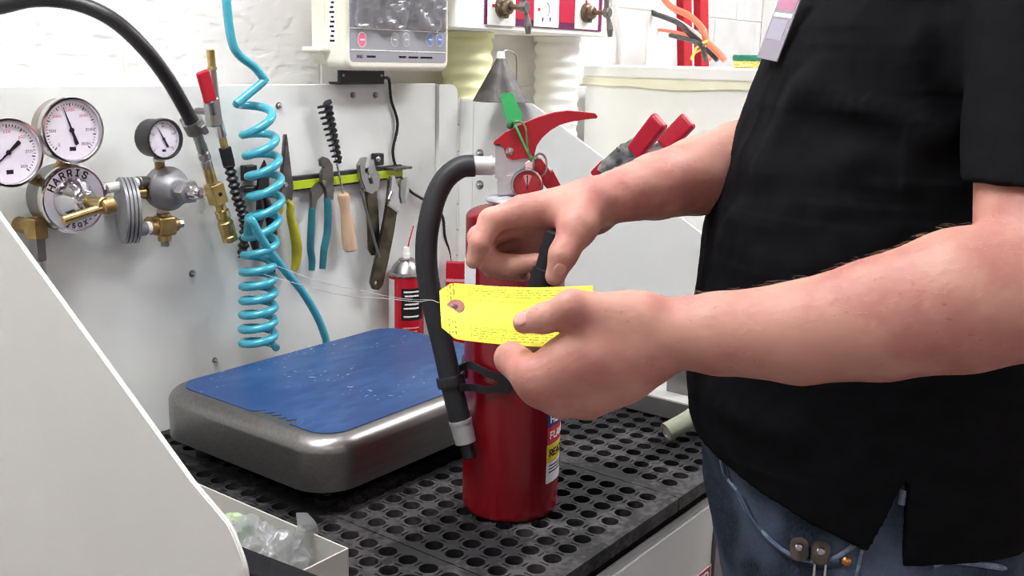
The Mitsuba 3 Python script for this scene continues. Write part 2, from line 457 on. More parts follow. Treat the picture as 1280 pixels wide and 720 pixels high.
# a second little bag, greenish, farther along the tray
pr('green_foil', mottled(lin(84, 118, 62), lin(170, 184, 150), 70), 0.35)
m = trimesh.creation.icosphere(4, 1.0)
v = m.vertices * (0.7 + 0.6 * meshkit.fbm(m.vertices * 2.2 + 9, 3, 4)[:, None]) * [0.022, 0.020, 0.016]
v[:, 2] = np.maximum(v[:, 2], -0.017)
add('foil_packet', move(trimesh.Trimesh(v, m.faces, process=False), *(at(291, 660, Y=0.885))), 'green_foil', smooth=False, cat='packet', label='small green and white packet behind the plastic bag in the tray')
add('seal_bag', move(put(trimesh.creation.box((0.10, 0.10, 0.028)), np.eye(4)), 0.545, 0.90, ZB + 0.003 + 0.0142), 'tape_white', smooth=False, cat='box', label='flat white box lying under the green packet in the tray')
# black handle across the near corner
pr('bar_black', lin(13, 11, 17), 0.55, spec=0.2)
hm = thing('black_bar', 'black rounded bar in front of the grey tray', 'bar')
a, b = np.array([0.567, 0.80, 0.901]), np.array([0.583, 0.615, 0.901])
add('shaft', put(rbox(0.038, 0.030, np.linalg.norm(b - a), 0.008, 16), frame((a + b) / 2, b - a, (1, 0, 0))), 'bar_black', hm)

# ---- the bench scale
t = thing('bench_scale', 'stainless steel bench scale with a blue protective film on its platform', 'scale')
xa, xb, ya, yb, z0, z1 = 0.826, 1.333, 0.9165, 1.292, 0.837, 0.9105
def rrect(x0, x1, y0, y1, r, n=10):
    c = [(x1 - r, y1 - r, 0), (x0 + r, y1 - r, 90), (x0 + r, y0 + r, 180), (x1 - r, y0 + r, 270)]
    return np.array([(cx + r * math.cos(math.radians(a + s)), cy + r * math.sin(math.radians(a + s))) for cx, cy, a in c for s in np.linspace(0, 90, n)])
rows, rf = [], 0.021
prof = [(0.000, z0), (0.0, z0 + 0.004)] + [(0.0, z) for z in np.linspace(z0 + 0.01, z1 - rf, 4)] + [(rf - rf * math.cos(a), z1 - rf + rf * math.sin(a)) for a in np.linspace(0.15, math.pi / 2, 9)]
for inset, z in prof:
    p = rrect(xa + inset, xb - inset, ya + inset, yb - inset, 0.058 - inset * 0.8)
    rows.append(np.column_stack([p, np.full(len(p), z)]))
n = len(rows[0])
v = np.vstack(rows + [[((xa + xb) / 2, (ya + yb) / 2, z1)]])
f = []
for i in range(len(rows) - 1):
    for j in range(n):
        k = (j + 1) % n
        f += [(i * n + j, i * n + k, (i + 1) * n + k), (i * n + j, (i + 1) * n + k, (i + 1) * n + j)]
f += [((len(rows) - 1) * n + j, (len(rows) - 1) * n + (j + 1) % n, len(v) - 1) for j in range(n)]
def brushed(p, n, uv):
    s = mikit.fbm(p.x * 12, p.y * 260, p.z * 260, 2)
    return mikit.mix(lin(140, 137, 136), lin(162, 159, 157), s)
pr('brushed', mikit.proc(brushed), 0.36, 1.0)
add('shroud', trimesh.Trimesh(v, f, process=False), 'brushed', t, smooth=40)
def blue_film(p, n, uv):
    big = mikit.fbm(p.x * 9 + 2, p.y * 9, 1.0, 3)
    streak = mikit.fbm(p.x * 30 + p.y * 9, p.y * 90, 5.0, 3)
    c = mikit.mix(lin(27, 54, 98), lin(40, 70, 112), mikit.smoothstep(0.3, 0.75, big * 0.6 + streak * 0.4))
    scr = mikit.smoothstep(0.88, 0.94, mikit.noise(p.x * 130 + p.y * 60 + 3, p.y * 170 - p.x * 40, 1.0)) * mikit.smoothstep(0.5, 0.75, mikit.noise(p.x * 15, p.y * 15, 8.0))
    return mikit.mix(c, lin(190, 205, 222), scr * 0.25)
pr('blue_film', mikit.proc(blue_film), 0.38, spec=0.5)
p = Polygon(rrect(xa + 0.026, xb - 0.024, ya + 0.020, yb - 0.020, 0.038))
# the film is torn along the near left edge
tear = Polygon([(xa + 0.0, ya + 0.10)] + [(xa + 0.026 + (0.013 if k % 2 else 0.003) + 0.006 * rng.random(), ya + 0.095 + k * 0.0075) for k in range(11)] + [(xa + 0.0, ya + 0.19)])
add('protective_film', extr(p.difference(tear), z1 + 0.0001, z1 + 0.0009), 'blue_film', t, smooth=False, label='scratched blue film with a torn edge')
add('base_frame', cat_(bx(xa + 0.03, xb - 0.03, ya + 0.035, ya + 0.075, 0.822, 0.85, 0.002), bx(xa + 0.03, xb - 0.03, yb - 0.075, yb - 0.035, 0.822, 0.85, 0.002), bx(xa + 0.03, xa + 0.075, ya + 0.075, yb - 0.075, 0.822, 0.85, 0.002), bx(xb - 0.075, xb - 0.03, ya + 0.075, yb - 0.075, 0.822, 0.85, 0.002), bx(xa + 0.075, xb - 0.075, (ya + yb) / 2 - 0.03, (ya + yb) / 2 + 0.03, 0.83, 0.9, 0.002)), 'black_metal', t, smooth=False)
for x in (xa + 0.055, xb - 0.055):
    for y in (ya + 0.055, yb - 0.055):
        add('foot', move(lathe([(0, 0), (0.017, 0), (0.018, 0.003), (0.018, 0.009), (0.008, 0.012), (0.007, 0.0225), (0, 0.0225)], 24), x, y, ZB), 'black_plastic', t)
def pp(px, py, off=0.0):
    return at(px, py, Y=YP - off)
def face(o):
    """Local x along the board, local y up, local z out of the board."""
    return frame(o, (0, -1, 0), (1, 0, 0))

pr('dial_white', lin(232, 226, 236), 0.6, spec=0.2)
pr('ink', lin(38, 34, 40), 0.7, spec=0.1)
pr('ink_red', lin(198, 66, 92), 0.7, spec=0.1)
scene['lens'] = {'type': 'thindielectric', 'int_ior': 1.33}
def gauge(px, py, r, off, depth, case, label, needle, rim, numbers, red=()):
    c = pp(px, py, off)
    t = thing('pressure_gauge', label, 'gauge')
    m = face(c)
    add('case', put(lathe([(0, -depth), (r * 0.86, -depth), (r * 0.93, -depth + 0.002), (r * 0.94, -0.007), (r * 0.94, -0.006), (0, -0.006)], 48), m), case, t)
    add('bezel', put(lathe([(r * 0.94, -0.0105), (r, -0.0095), (r * 1.0, -0.001), (r * 0.975, 0.0006), (r * 0.915, 0.0008), (r * 0.89, -0.001), (r * 0.885, -0.0055)], 56), m), rim, t)
    add('dial', put(cyl(r * 0.9, -0.0068, -0.0055, 48), m), 'dial_white', t)
    ticks = []
    for k in range(41):
        a = math.radians(225 - 270 * k / 40)
        l = 0.10 if k % 5 == 0 else 0.055
        q = bx(r * (0.80 - l), r * 0.80, -r * (0.010 if k % 5 else 0.016), r * (0.010 if k % 5 else 0.016), -0.0056, -0.0052)
        ticks.append(put(q, trimesh.transformations.rotation_matrix(a, (0, 0, 1))))
    ring = lathe([(r * 0.80, -0.0053), (r * 0.815, -0.0053)], 48)
    add('scale_marks', put(cat_(*ticks), m), 'ink', t, smooth=False)
    for i, s in enumerate(numbers):
        a = math.radians(225 - 270 * i / (len(numbers) - 1))
        q = text(s, r * 0.085, 0.0003)
        q.apply_translation((r * 0.60 * math.cos(a), r * 0.60 * math.sin(a), -0.0055))
        add('numeral', put(q, m), 'ink_red' if i in red else 'ink', t, smooth=False)
    q = bx(-r * 0.1, r * 0.1, -r * 0.62, -r * 0.5, -0.0055, -0.0052)
    add('dial_mark', put(q, m), 'ink', t, smooth=False)
    a = math.radians(needle)
    nd = extr(Polygon([(-r * 0.46, -r * 0.045), (-r * 0.42, -r * 0.065), (0, -r * 0.03), (r * 0.72, -r * 0.006), (r * 0.72, r * 0.006), (0, r * 0.03), (-r * 0.42, r * 0.065), (-r * 0.46, r * 0.045)]), -0.0045, -0.0040)
    nd = cat_(nd, cyl(r * 0.07, -0.0055, -0.0034, 20))
    add('needle', put(put(nd, trimesh.transformations.rotation_matrix(a, (0, 0, 1))), m), 'ink', t, smooth=False)
    add('lens', put(lathe([(0, -0.0022), (r * 0.6, -0.0023), (r * 0.89, -0.0028)], 48), m), 'lens', t)
    return t, c
pr('case_steel', lin(176, 168, 158), 0.32, 1.0)
R1 = 0.0448
g1, c1 = gauge(92, 163, R1, 0.085, 0.034, 'case_steel', 'chrome-rimmed round pressure gauge above the chrome regulator, needle near upright', 108, 'chrome', ['0', '500', '1000', '1500', '2000', '2500', '3000'], (2, 3, 4))
g0, c0 = gauge(13, 191, R1, 0.085, 0.034, 'case_steel', 'chrome-rimmed pressure gauge at the left edge of the photo', 221, 'chrome', ['0', '50', '100', '150', '200', '250', '300'], (3, 4))
g2, c2 = gauge(207, 174, 0.0300, 0.078, 0.038, 'black_plastic', 'small black-cased pressure gauge above the grey zinc regulator', 118, 'black_plastic', ['0', '40', '80', '120', '160'], ())

# ---- chrome gas regulator with a brass T handle
t = thing('gas_regulator', 'chrome gas regulator with a brass T handle on the tool board', 'regulator')
cr = pp(93, 249, 0.075)
m = face(cr)
rr = 0.0475
add('body', put(lathe([(0, -0.0735), (0.018, -0.0735), (0.020, -0.055), (rr * 0.9, -0.048), (rr * 0.97, -0.04), (rr * 0.97, -0.012), (rr * 0.9, -0.006), (0, -0.006)], 56), m), 'dull_steel', t)
add('bonnet', put(lathe([(rr * 0.97, -0.012), (rr, -0.008), (rr, -0.002), (rr * 0.96, 0.001), (rr * 0.93, 0.001), (rr * 0.915, 0.0), (rr * 0.62, 0.0), (rr * 0.60, 0.004), (rr * 0.50, 0.013), (rr * 0.36, 0.021), (rr * 0.30, 0.030), (rr * 0.22, 0.032), (0, 0.033)], 64), m), 'chrome', t)
pr('ring_dark', lin(74, 72, 84), 0.35, 0.6)
pr('ring_light', lin(204, 202, 214), 0.35, 0.5)
add('name_ring', put(lathe([(rr * 0.63, 0.0004), (rr * 0.91, 0.0004)], 56), m), 'ring_light', t)
def arc_text(s, r, h, mid, step, up=True):
    out = []
    for i, ch in enumerate(s):
        if ch == ' ':
            continue
        a = math.radians(mid + ((len(s) - 1) / 2 - i) * step * (1 if up else -1))
        q = text(ch, h, 0.0004, True)
        q = put(q, trimesh.transformations.rotation_matrix(a - math.pi / 2 if up else a + math.pi / 2, (0, 0, 1)))
        out.append(move(q, r * math.cos(a), r * math.sin(a), 0.0005))
    return cat_(*out)
add('lettering', put(arc_text('HARRIS', rr * 0.765, 0.0098, 106, 18), m), 'ink', t, smooth=False)
add('lettering', put(arc_text('25GX-5', rr * 0.765, 0.0066, 285, 14, False), m), 'ink', t, smooth=False)
hexn = put(prism(0.013, 0.030, 0.040, 6, 0.001), m)
add('nut', hexn, 'chrome', t, smooth=False)
add('screw', put(cyl(0.0066, 0.038, 0.066, 20), m), 'brass', t)
tip = cr + np.array([0, -0.066, 0])
ta, tb = at(78, 276, Y=tip[1]), at(139, 256, Y=tip[1] - 0.006)
d = unit(tb - ta)
add('t_handle', cat_(put(cyl(0.0062, 0, np.linalg.norm(tb - ta), 20, 0.001), frame(ta, d)), put(cyl(0.0105, -0.008, 0.010, 24, 0.0015), frame(tip, (0, -1, 0)))), 'brass', t)
add('hub', put(cyl(0.0115, -0.014, 0.004, 24, 0.002), frame(tb, d)), 'old_brass', t)
# gauge stems and inlet fittings in brass, joined to the body
def bar(a, b, r, mat, parent, name, n=20, c=0.001, off=0.0):
    d = np.asarray(b, float) - a
    return add(name, put(cyl(r, 0, np.linalg.norm(d), n, c), frame(a, d)), mat, parent, smooth=30 if n > 8 else False)
bk = np.array([0, 0.048, 0])
g_in = c1 + [0, 0.02, -R1 * 0.8]
bar(cr + [-0.012, 0.03, 0.025], g_in, 0.0085, 'old_brass', t, 'gauge_stem')
bar(cr + [-0.03, 0.032, 0.025], c0 + [0.02, 0.02, -R1 * 0.62], 0.0085, 'old_brass', t, 'gauge_stem')
e0 = pp(45, 285, 0.045)
add('inlet_elbow', cat_(put(prism(0.0165, -0.014, 0.014, 6, 0.001), frame(e0, (0, 0, 1))), put(cyl(0.011, 0, 0.05, 20), frame(e0, cr + [0, 0.04, 0] - e0)), put(cyl(0.011, 0, 0.046, 20), frame(e0, (0, 1, 0)))), 'old_brass', t, smooth=30)
bar(e0 - [0, 0, 0.012], e0 - [0, 0, 0.045], 0.0115, 'dull_steel', t, 'inlet_nut', 6)
bar(e0 - [0, 0, 0.040], e0 - [0, 0, 0.14], 0.009, 'steel', t, 'inlet_pipe')

# ---- pipe run from the chrome regulator to the zinc one, with a grey ribbed hand wheel
z0c = pp(212, 236, 0.055)
t2 = thing('zinc_regulator', 'grey zinc regulator with a hex knob, right of the ribbed hand wheel', 'regulator')
mz = face(z0c)
add('body', put(lathe([(0, -0.0545), (0.014, -0.0545), (0.016, -0.03), (0.029, -0.024), (0.0325, -0.018), (0.0325, -0.006), (0.0335, -0.004), (0.0335, 0.001), (0.031, 0.004), (0.027, 0.014), (0.020, 0.024), (0.0165, 0.026), (0.0165, 0.036), (0.012, 0.0365), (0, 0.0365)], 48), mz), 'zinc', t2)
add('hex_nut', put(prism(0.0185, 0.036, 0.052, 6, 0.001), mz), 'zinc', t2, smooth=False)
add('adjusting_screw', put(lathe([(0.0105, 0.05), (0.0105, 0.058), (0.0085, 0.060), (0.0095, 0.062), (0.0085, 0.064), (0.0095, 0.066), (0.0085, 0.068), (0.0095, 0.070), (0.0085, 0.072), (0.007, 0.078), (0, 0.079)], 24), mz), 'chrome', t2)
bar(z0c + [0, 0.02, 0.02], c2 + [0, 0.02, -0.027], 0.0075, 'old_brass', t2, 'gauge_stem')
bar(c2 + [0, 0.02, -0.034], c2 + [0, 0.02, -0.030], 0.009, 'tape_white', t2, 'thread_tape')
inl = pp(181, 240, 0.045)
bar(z0c + [-0.005, 0.02, -0.002], inl, 0.0125, 'old_brass', t2, 'inlet_fitting', 6)
bar(inl, pp(168, 242, 0.045), 0.008, 'brass', t2, 'inlet_pipe')
cb = pp(205, 282, 0.04)
bar(z0c + [0, 0.02, -0.02], cb, 0.009, 'tape_white', t2, 'outlet_pipe')
add('brass_cross', cat_(rbox(0.030, 0.028, 0.030, 0.005), put(cyl(0.0115, -0.025, 0.022, 20, 0.001), frame((0, 0, 0), (1, 0, 0))), put(cyl(0.010, -0.024, 0.02, 20, 0.001), frame((0, 0, 0), (0, 0, 1))), put(cyl(0.010, 0, 0.0398, 20), frame((0, 0, 0), (0, 1, 0)))).apply_translation(cb), 'old_brass', t2)
bar(cb + [-0.024, 0, 0], cb + [-0.032, 0, 0], 0.0095, 'tape_white', t2, 'thread_tape')
bar(cb + [-0.032, 0, 0], cb + [-0.05, 0, 0], 0.011, 'zinc', t2, 'coupling')
bar(cb + [0.020, 0, 0], cb + [0.033, 0, 0], 0.007, 'dull_steel', t2, 'plug', 6)
bar(cb + [0, 0, -0.022], cb + [0, 0, -0.032], 0.007, 'dull_steel', t2, 'plug', 6)

t3 = thing('hand_wheel', 'grey ribbed round hand wheel seen nearly edge-on between the two regulators', 'hand wheel')
hw = pp(160, 263, 0.055)
mw = frame(hw, (0.93, -0.36, -0.02), (0, 0, 1))
prof = [(0, -0.011)]
for k in range(4):
    z = -0.011 + k * 0.0055
    prof += [(0.0465 if k == 0 else 0.045, z), (0.0485, z + 0.0008), (0.0485, z + 0.0042), (0.045, z + 0.005)]
prof += [(0.03, 0.011), (0.012, 0.012), (0, 0.012)]
add('wheel', put(lathe(prof, 48), mw), 'zinc', t3)
bar(hw + [0.0, 0.0, 0.0], hw + np.array([0.0, 0.0545, 0.0]), 0.008, 'zinc', t3, 'stem')
pa, pb = pp(133, 236, 0.05), pp(172, 228, 0.05)
t4 = thing('pipe_fitting', 'silver and white pipe fitting running from the chrome regulator to the zinc regulator', 'pipe')
bar(cr + [0.03, 0.045, 0.006], pa, 0.010, 'steel', t4, 'union', 6)
bar(pa, pb, 0.0072, 'tape_white', t4, 'pipe')
bar(pb, z0c + [-0.012, 0.02, 0.01], 0.009, 'dull_steel', t4, 'coupling')

# ---- thick black hose arching over the wall to a silver clamp
t = thing('black_hose', 'thick black hose arching over the wall to a chrome clamp on the tool board', 'hose')
hp = [at(-60, 20, F=1.30), at(0, 8, F=1.30), at(45, -1, F=1.30), at(95, 4, F=1.31), at(140, 24, F=1.32), at(178, 58, F=1.34), at(207, 95, F=1.37), at(228, 130, F=1.40), at(243, 158, F=1.42)]
add('tube', tube(spline(hp, 10), 0.0098, 20), 'black_plastic', t)
he = hp[-1]
dn = unit(he - hp[-2])
add('clamp', cat_(put(lathe([(0.0105, -0.010), (0.0145, -0.010), (0.0145, 0.008), (0.0105, 0.008)], 28), frame(he, dn)), put(bx(-0.004, 0.004, 0.010, 0.026, -0.008, 0.006, 0.001), frame(he, dn, (1, 0, 0))), put(bx(-0.004, 0.004, -0.026, -0.010, -0.008, 0.006, 0.001), frame(he, dn, (1, 0, 0)))), 'dull_steel', t)
v1, v2, v3, v4, v5 = at(251, 180, Y=YP - 0.045), at(265, 228, Y=YP - 0.045), at(275, 256, Y=YP - 0.045), at(282, 275, Y=YP - 0.045), at(291, 306, Y=YP - 0.045)
d = unit(v2 - v1)
bar(he, v1 + d * 0.01, 0.0075, 'dull_steel', t, 'barb')
add('ferrule', put(lathe([(0.0, 0), (0.0085, 0), (0.0085, 0.012), (0.0075, 0.013), (0.0095, 0.016), (0.0095, 0.024), (0.0075, 0.027), (0.0085, 0.03), (0.0085, 0.04), (0, 0.04)], 24), frame(v1, d)), 'steel', t)
bar(v1 + d * 0.038, v2, 0.0085, 'brass', t, 'neck')
add('brass_block', put(rbox(0.024, 0.022, 0.034, 0.002, 10), frame((v2 + v3) / 2, d, (1, 0, 0))), 'brass', t, smooth=30)
add('block_port', put(cyl(0.0035, 0.0105, 0.0118, 16), frame((v2 + v3) / 2, np.cross(d, (1, 0, 0)) * (1 if np.cross(d, (1, 0, 0))[1] < 0 else -1))), 'black_matte', t)
add('quick_coupler', put(lathe([(0, 0), (0.008, 0), (0.008, 0.008), (0.0115, 0.010), (0.0115, 0.022), (0.010, 0.024), (0.010, 0.028), (0.0125, 0.030), (0.0125, 0.05), (0.0105, 0.052), (0.0125, 0.054), (0.0125, 0.062), (0.009, 0.064), (0, 0.064)], 28), frame(v3, d)), 'brass', t)
bar((v2 + v3) / 2, (v2 + v3) / 2 + [0, 0.046, 0], 0.006, 'brass', t, 'bracket')

# ---- ball valve with a red lever on a black spring-guarded hose
t = thing('ball_valve', 'slim silver valve with a red lever and brass tip beside the teal coil', 'valve')
q = [at(*p, Y=YP - 0.04) for p in ((263, 62), (265, 84), (270, 128), (276, 165), (281, 185), (286, 205), (296, 245), (306, 280), (303, 322))]
bar(q[0], q[1], 0.0062, 'brass', t, 'tip')
bar(q[1] - unit(q[1] - q[0]) * 0.001, q[1] + unit(q[1] - q[0]) * 0.004, 0.008, 'brass', t, 'collar', 6)
bar(q[1], q[2] + [0, 0, 0.0], 0.0058, 'steel', t, 'tube')
add('body', put(rbox(0.022, 0.018, 0.046, 0.004, 12), frame(at(266, 140, Y=YP - 0.042), q[3] - q[1], (1, 0, 0))), 'steel', t)
la, lb = at(253, 90, Y=YP - 0.06), at(263, 126, Y=YP - 0.056)
add('lever', put(rbox(0.0225, 0.008, np.linalg.norm(lb - la) + 0.004, 0.0036, 12), frame((la + lb) / 2, lb - la, (1, 0, 0))), 'red_plastic', t, label='red lever sleeve')
bar(lb, at(267, 143, Y=YP - 0.05), 0.005, 'dull_steel', t, 'lever_bolt')
bar(at(272, 150, Y=YP - 0.042), q[3] + unit(q[4] - q[3]) * 0.008, 0.0078, 'chrome', t, 'swivel')
bar(q[3], q[4], 0.0068, 'brass', t, 'nipple', 6)
sl = np.array(spline([q[4], q[5], q[6], q[7], q[8]], 12))
add('grip', tube(spline([q[4] - [0, 0, 0.0], (q[4] + q[5]) / 2, q[5]], 6), 0.0098, 20), 'black_matte', t)
dense = spline([q[5], q[6], q[7], q[8]], 60)
s = np.linspace(0, 1, len(dense))
add('spring_guard', tube(dense, 0.0080 + 0.0018 * np.sin(s * 2 * np.pi * 15), 18), 'black_plastic', t, label='black ribbed hose guard')
bar(at(266, 140, Y=YP - 0.042), at(266, 140, Y=YP - 0.042) + [0, 0.042, 0], 0.005, 'dull_steel', t, 'bracket')
def cut(pts, off, th, c=0.0, scale=None, soft=0.0, holes=()):
    """A flat tool part: outline in board coordinates, its back 'off' in front of the board, thickness th."""
    q = [at(x, y, Y=YP - off) for x, y in pts]
    p = Polygon([(a[0], a[2]) for a in q])
    if not p.is_valid:
        p = p.buffer(0)
    if soft:
        p = p.buffer(-soft, quad_segs=4).buffer(2 * soft, quad_segs=4).buffer(-soft, quad_segs=4)
    for hx, hy, hr in holes:
        a = at(hx, hy, Y=YP - off)
        p = p.difference(Point(a[0], a[2]).buffer(hr, quad_segs=6))
    m = extr(p, 0, th, c)
    m.apply_transform(np.array([[1, 0, 0, 0], [0, 0, -1, YP - off], [0, 1, 0, 0], [0, 0, 0, 1.0]]))
    return m

def grip(pts, r, off, mat, parent, name, label=None, oval=1.0):
    q = spline([at(x, y, Y=YP - off) for x, y in pts], 8)
    rr = np.interp(np.linspace(0, 1, len(q)), np.linspace(0, 1, len(r)), r)
    m = tube(q, rr, 16, oval=oval)
    return add(name, m, mat, parent, label=label)

# ---- screws of the tool board
def screw(px, py, r, plane, label, n=(0, -1, 0)):
    t = thing('screw', label, 'screw', 'screws of the workbench plates')
    m = frame(plane, n)
    add('washer', put(cyl(r * 1.25, 0, 0.0012, 20), m), 'dull_steel', t)
    add('nut', put(prism(r, 0.0012, 0.0058, 6, 0.0006), m), 'steel', t, smooth=False)
    add('tip', put(cyl(r * 0.5, 0.0058, 0.009, 14, 0.0008), m), 'chrome', t)
for px, py, l in ((348, 132, 'small steel nut on the tool board above the long-nose pliers'), (441, 119, 'left of the two steel nuts under the display bracket'), (469, 119, 'right of the two steel nuts under the display bracket'),
                  (240, 342, 'small steel nut on the bare board below the zinc regulator'), (268, 450, 'dark screw low on the tool board just above the scale corner')):
    screw(px, py, 0.0047 if py < 440 else 0.0036, pp(px, py), l)
for py, l in ((192, 'upper of the two steel nuts left of the extinguisher valve'), (231, 'lower of the two steel nuts left of the extinguisher valve')):
    screw(600, py, 0.0075, at(600, py, X=XR), l, (-1, 0, 0))

# ---- magnetic tool bar
pr('lime', lin(170, 188, 22), 0.5)
t = thing('magnetic_tool_bar', 'black and lime green magnetic tool bar holding pliers and wrenches', 'tool bar')
a, b = pp(288, 245, 0.0), pp(507, 210, 0.0)
za, zb = pp(362, 222, 0.012)[2], pp(362, 238, 0.012)[2]
x0, x1 = pp(285, 230)[0], pp(507, 210)[0]
zm = (za + zb) / 2
tl = unit(pp(500, 214, 0.014) - pp(366, 230, 0.014))
mb = frame((pp(366, 230, 0.008) + pp(500, 214, 0.008)) / 2, (0, -1, 0), tl)
Lb = np.linalg.norm(pp(500, 214, 0.014) - pp(366, 230, 0.014))
add('rail', put(bx(-Lb / 2 - 0.03, Lb / 2 + 0.004, -0.013, 0.013, -0.008, 0.004, 0.001), mb), 'black_metal', t, smooth=False)
add('stripe', put(bx(-Lb / 2 - 0.028, Lb / 2 + 0.002, -0.0095, 0.0055, 0.004, 0.0062, 0.0004), mb), 'lime', t, smooth=False, label='lime green face strip')
OB = 0.0145     # tools hang this far off the board

# ---- long-nose pliers
pr('grip_yellow', mottled(lin(170, 164, 34), lin(150, 142, 28), 30), 0.45)
pr('tool_steel', mottled(lin(122, 118, 114), lin(96, 92, 88), 50), 0.4, 0.9)
t = thing('long_nose_pliers', 'long-nose pliers with a yellow grip hanging beside the teal coil', 'pliers')
add('jaw', cut([(353, 168), (355.3, 167.5), (361, 215), (363.5, 232), (362, 250), (352, 251), (347, 240), (349, 215)], OB, 0.0085, 0.0015), 'tool_steel', t, smooth=False)
add('pivot', put(cyl(0.0045, 0, 0.0018, 20, 0.0005), face(pp(357, 231, OB + 0.0085))), 'steel', t)
grip([(359, 250), (363, 258), (363, 270), (368, 290), (371, 310), (370, 328), (367, 338)], [0.0035, 0.0065, 0.007, 0.0088, 0.0092, 0.008, 0.0055], OB + 0.0075, 'grip_yellow', t, 'handle')
grip([(356, 251), (351, 254), (350, 262), (347, 270)], [0.004, 0.0055, 0.006, 0.005], OB + 0.0075, 'grip_yellow', t, 'handle')
# ---- dark snips half hidden behind the coil
t = thing('black_snips', 'black-handled snips mostly hidden behind the teal coil', 'snips')
pr('grip_dark', lin(44, 30, 40), 0.5)
grip([(330, 244), (336, 262), (340, 290), (338, 320), (341, 345)], [0.005, 0.0085, 0.009, 0.008, 0.0055], OB + 0.004, 'grip_dark', t, 'handle')
grip([(324, 244), (325, 268), (318, 298), (322, 318)], [0.005, 0.008, 0.008, 0.005], OB + 0.004, 'grip_dark', t, 'handle')
add('blade', cut([(318, 250), (322, 215), (329, 200), (334, 216), (334, 252), (326, 258)], OB, 0.006, 0.001), 'black_metal', t, smooth=False)

# ---- tongue-and-groove pliers with teal grips
pr('grip_teal', mottled(lin(36, 108, 120), lin(30, 92, 108), 30), 0.45)
t = thing('groove_pliers', 'groove-joint pliers with teal blue grips hanging left of the brush', 'pliers')
add('jaw', cut([(397, 199), (402, 195.5), (408, 198), (413, 206), (414, 220), (414, 249), (405, 250), (404, 236), (398, 228), (399, 214), (402, 209), (398, 207)], OB + 0.004, 0.0075, 0.0012), 'tool_steel', t, smooth=False)
add('jaw', cut([(396, 227), (402, 225), (407, 232), (403, 240), (394, 250), (392, 263), (386, 263), (386, 238), (391, 232)], OB, 0.0065, 0.0012), 'tool_steel', t, smooth=False)
add('pivot', put(cyl(0.0045, 0, 0.0015, 20, 0.0005), face(pp(405, 228, OB + 0.0115))), 'dull_steel', t)
grip([(409, 247), (410, 265), (409, 290), (405, 312), (403, 336)], [0.0062, 0.0068, 0.0068, 0.0066, 0.0058], OB + 0.0072, 'grip_teal', t, 'handle')
grip([(390, 260), (389, 285), (388, 310), (390, 325), (389.5, 338)], [0.006, 0.0066, 0.0064, 0.0064, 0.0056], OB + 0.0072, 'grip_teal', t, 'handle')

# ---- wire brush: black bristle spiral, twisted wire stem, wooden grip
def wood(p, n, uv):
    g = mikit.fbm(p.x * 160, p.y * 160, p.z * 14, 3)
    return mikit.mix(lin(206, 174, 146), lin(182, 146, 116), g)
pr('wood', mikit.proc(wood), 0.6)
pr('bristle', lin(22, 20, 26), 0.6)
t = thing('tube_brush', 'tube brush with black spiral bristles and a wooden grip', 'brush')
ob = 0.022
ba, bb, bc, bd = pp(405, 128, ob), pp(423, 204, ob), pp(429, 242, ob), pp(438, 313, ob)
m = frame(ba, bb - ba)
L = np.linalg.norm(bb - ba)
turns, N = 11, 11 * 20
hel = []
for k in range(N + 1):
    a, s = 2 * math.pi * turns * k / N, k / N
    hel.append((a, s))
v, f = [], []
for k, (a, s) in enumerate(hel):
    R = 0.0148 - 0.0060 * s
    c, sn = math.cos(a), math.sin(a)
    jag = 0.93 + 0.07 * math.sin(k * 2.4)
    v += [(0.0012 * c, 0.0012 * sn, s * L - 0.0022), (R * c * jag, R * sn * jag, s * L - 0.0016), (R * c * jag, R * sn * jag, s * L + 0.0016), (0.0012 * c, 0.0012 * sn, s * L + 0.0022)]
for k in range(N):
    for j in range(4):
        p, q = k * 4 + j, k * 4 + (j + 1) % 4
        f += [(p, q, q + 4), (p, q + 4, p + 4)]
add('bristles', put(trimesh.Trimesh(v, f, process=False), m), 'bristle', t, smooth=False, kind='stuff', label='black spiral bristles')
ax = np.linspace(0, 1, 90)[:, None]
e1 = m[:3, 0]; e2 = np.cross(unit(bc - ba), e1)
tw = []
for ph in (0, math.pi):
    an = ax * 2 * math.pi * 16 + ph
    P = ba + (bc + unit(bc - bb) * 0.004 - ba) * ax + 0.0011 * (np.cos(an) * e1 + np.sin(an) * e2)
    tw.append(tube(P, 0.0012, 6))
add('twisted_wire', cat_(*tw), 'steel', t)
Lh = np.linalg.norm(bd - bc)
add('grip', put(lathe([(0, 0), (0.0085, 0), (0.0105, 0.002), (0.0115, 0.008), (0.0095, 0.026), (0.0098, 0.04), (0.0118, 0.06), (0.0135, Lh * 0.8), (0.013, Lh - 0.003), (0.011, Lh), (0, Lh)], 28), frame(bc, bd - bc)), 'wood', t)

# ---- two adjustable wrenches
pr('worn_steel', mottled(lin(96, 88, 74), lin(66, 60, 50), 45), 0.42, 0.85)
t = thing('adjustable_wrench', 'adjustable wrench hanging vertically, jaws up, behind the thin steel rod', 'wrench')
add('handle', cut([(455, 236), (468, 234), (470.5, 262), (472, 290), (470, 318), (463, 319), (459, 312), (458, 280)], OB, 0.0065, 0.0012), 'worn_steel', t, smooth=False)
add('head', cut([(452, 238), (446, 222), (444, 206), (449, 197), (455, 196), (453, 205), (452, 214), (457, 219), (461, 206), (463, 199), (466, 212), (472, 219), (469, 236), (461, 242)], OB - 0.001, 0.0105, 0.002), 'steel', t, smooth=False)
add('adjusting_screw', put(cyl(0.0042, -0.007, 0.007, 16, 0.001), frame(pp(463, 225, OB + 0.009), (0.4, 0, -0.9))), 'tool_steel', t)
t = thing('adjustable_wrench', 'larger adjustable wrench hanging at a slant with a hole in its handle end', 'wrench')
o2 = OB + 0.011
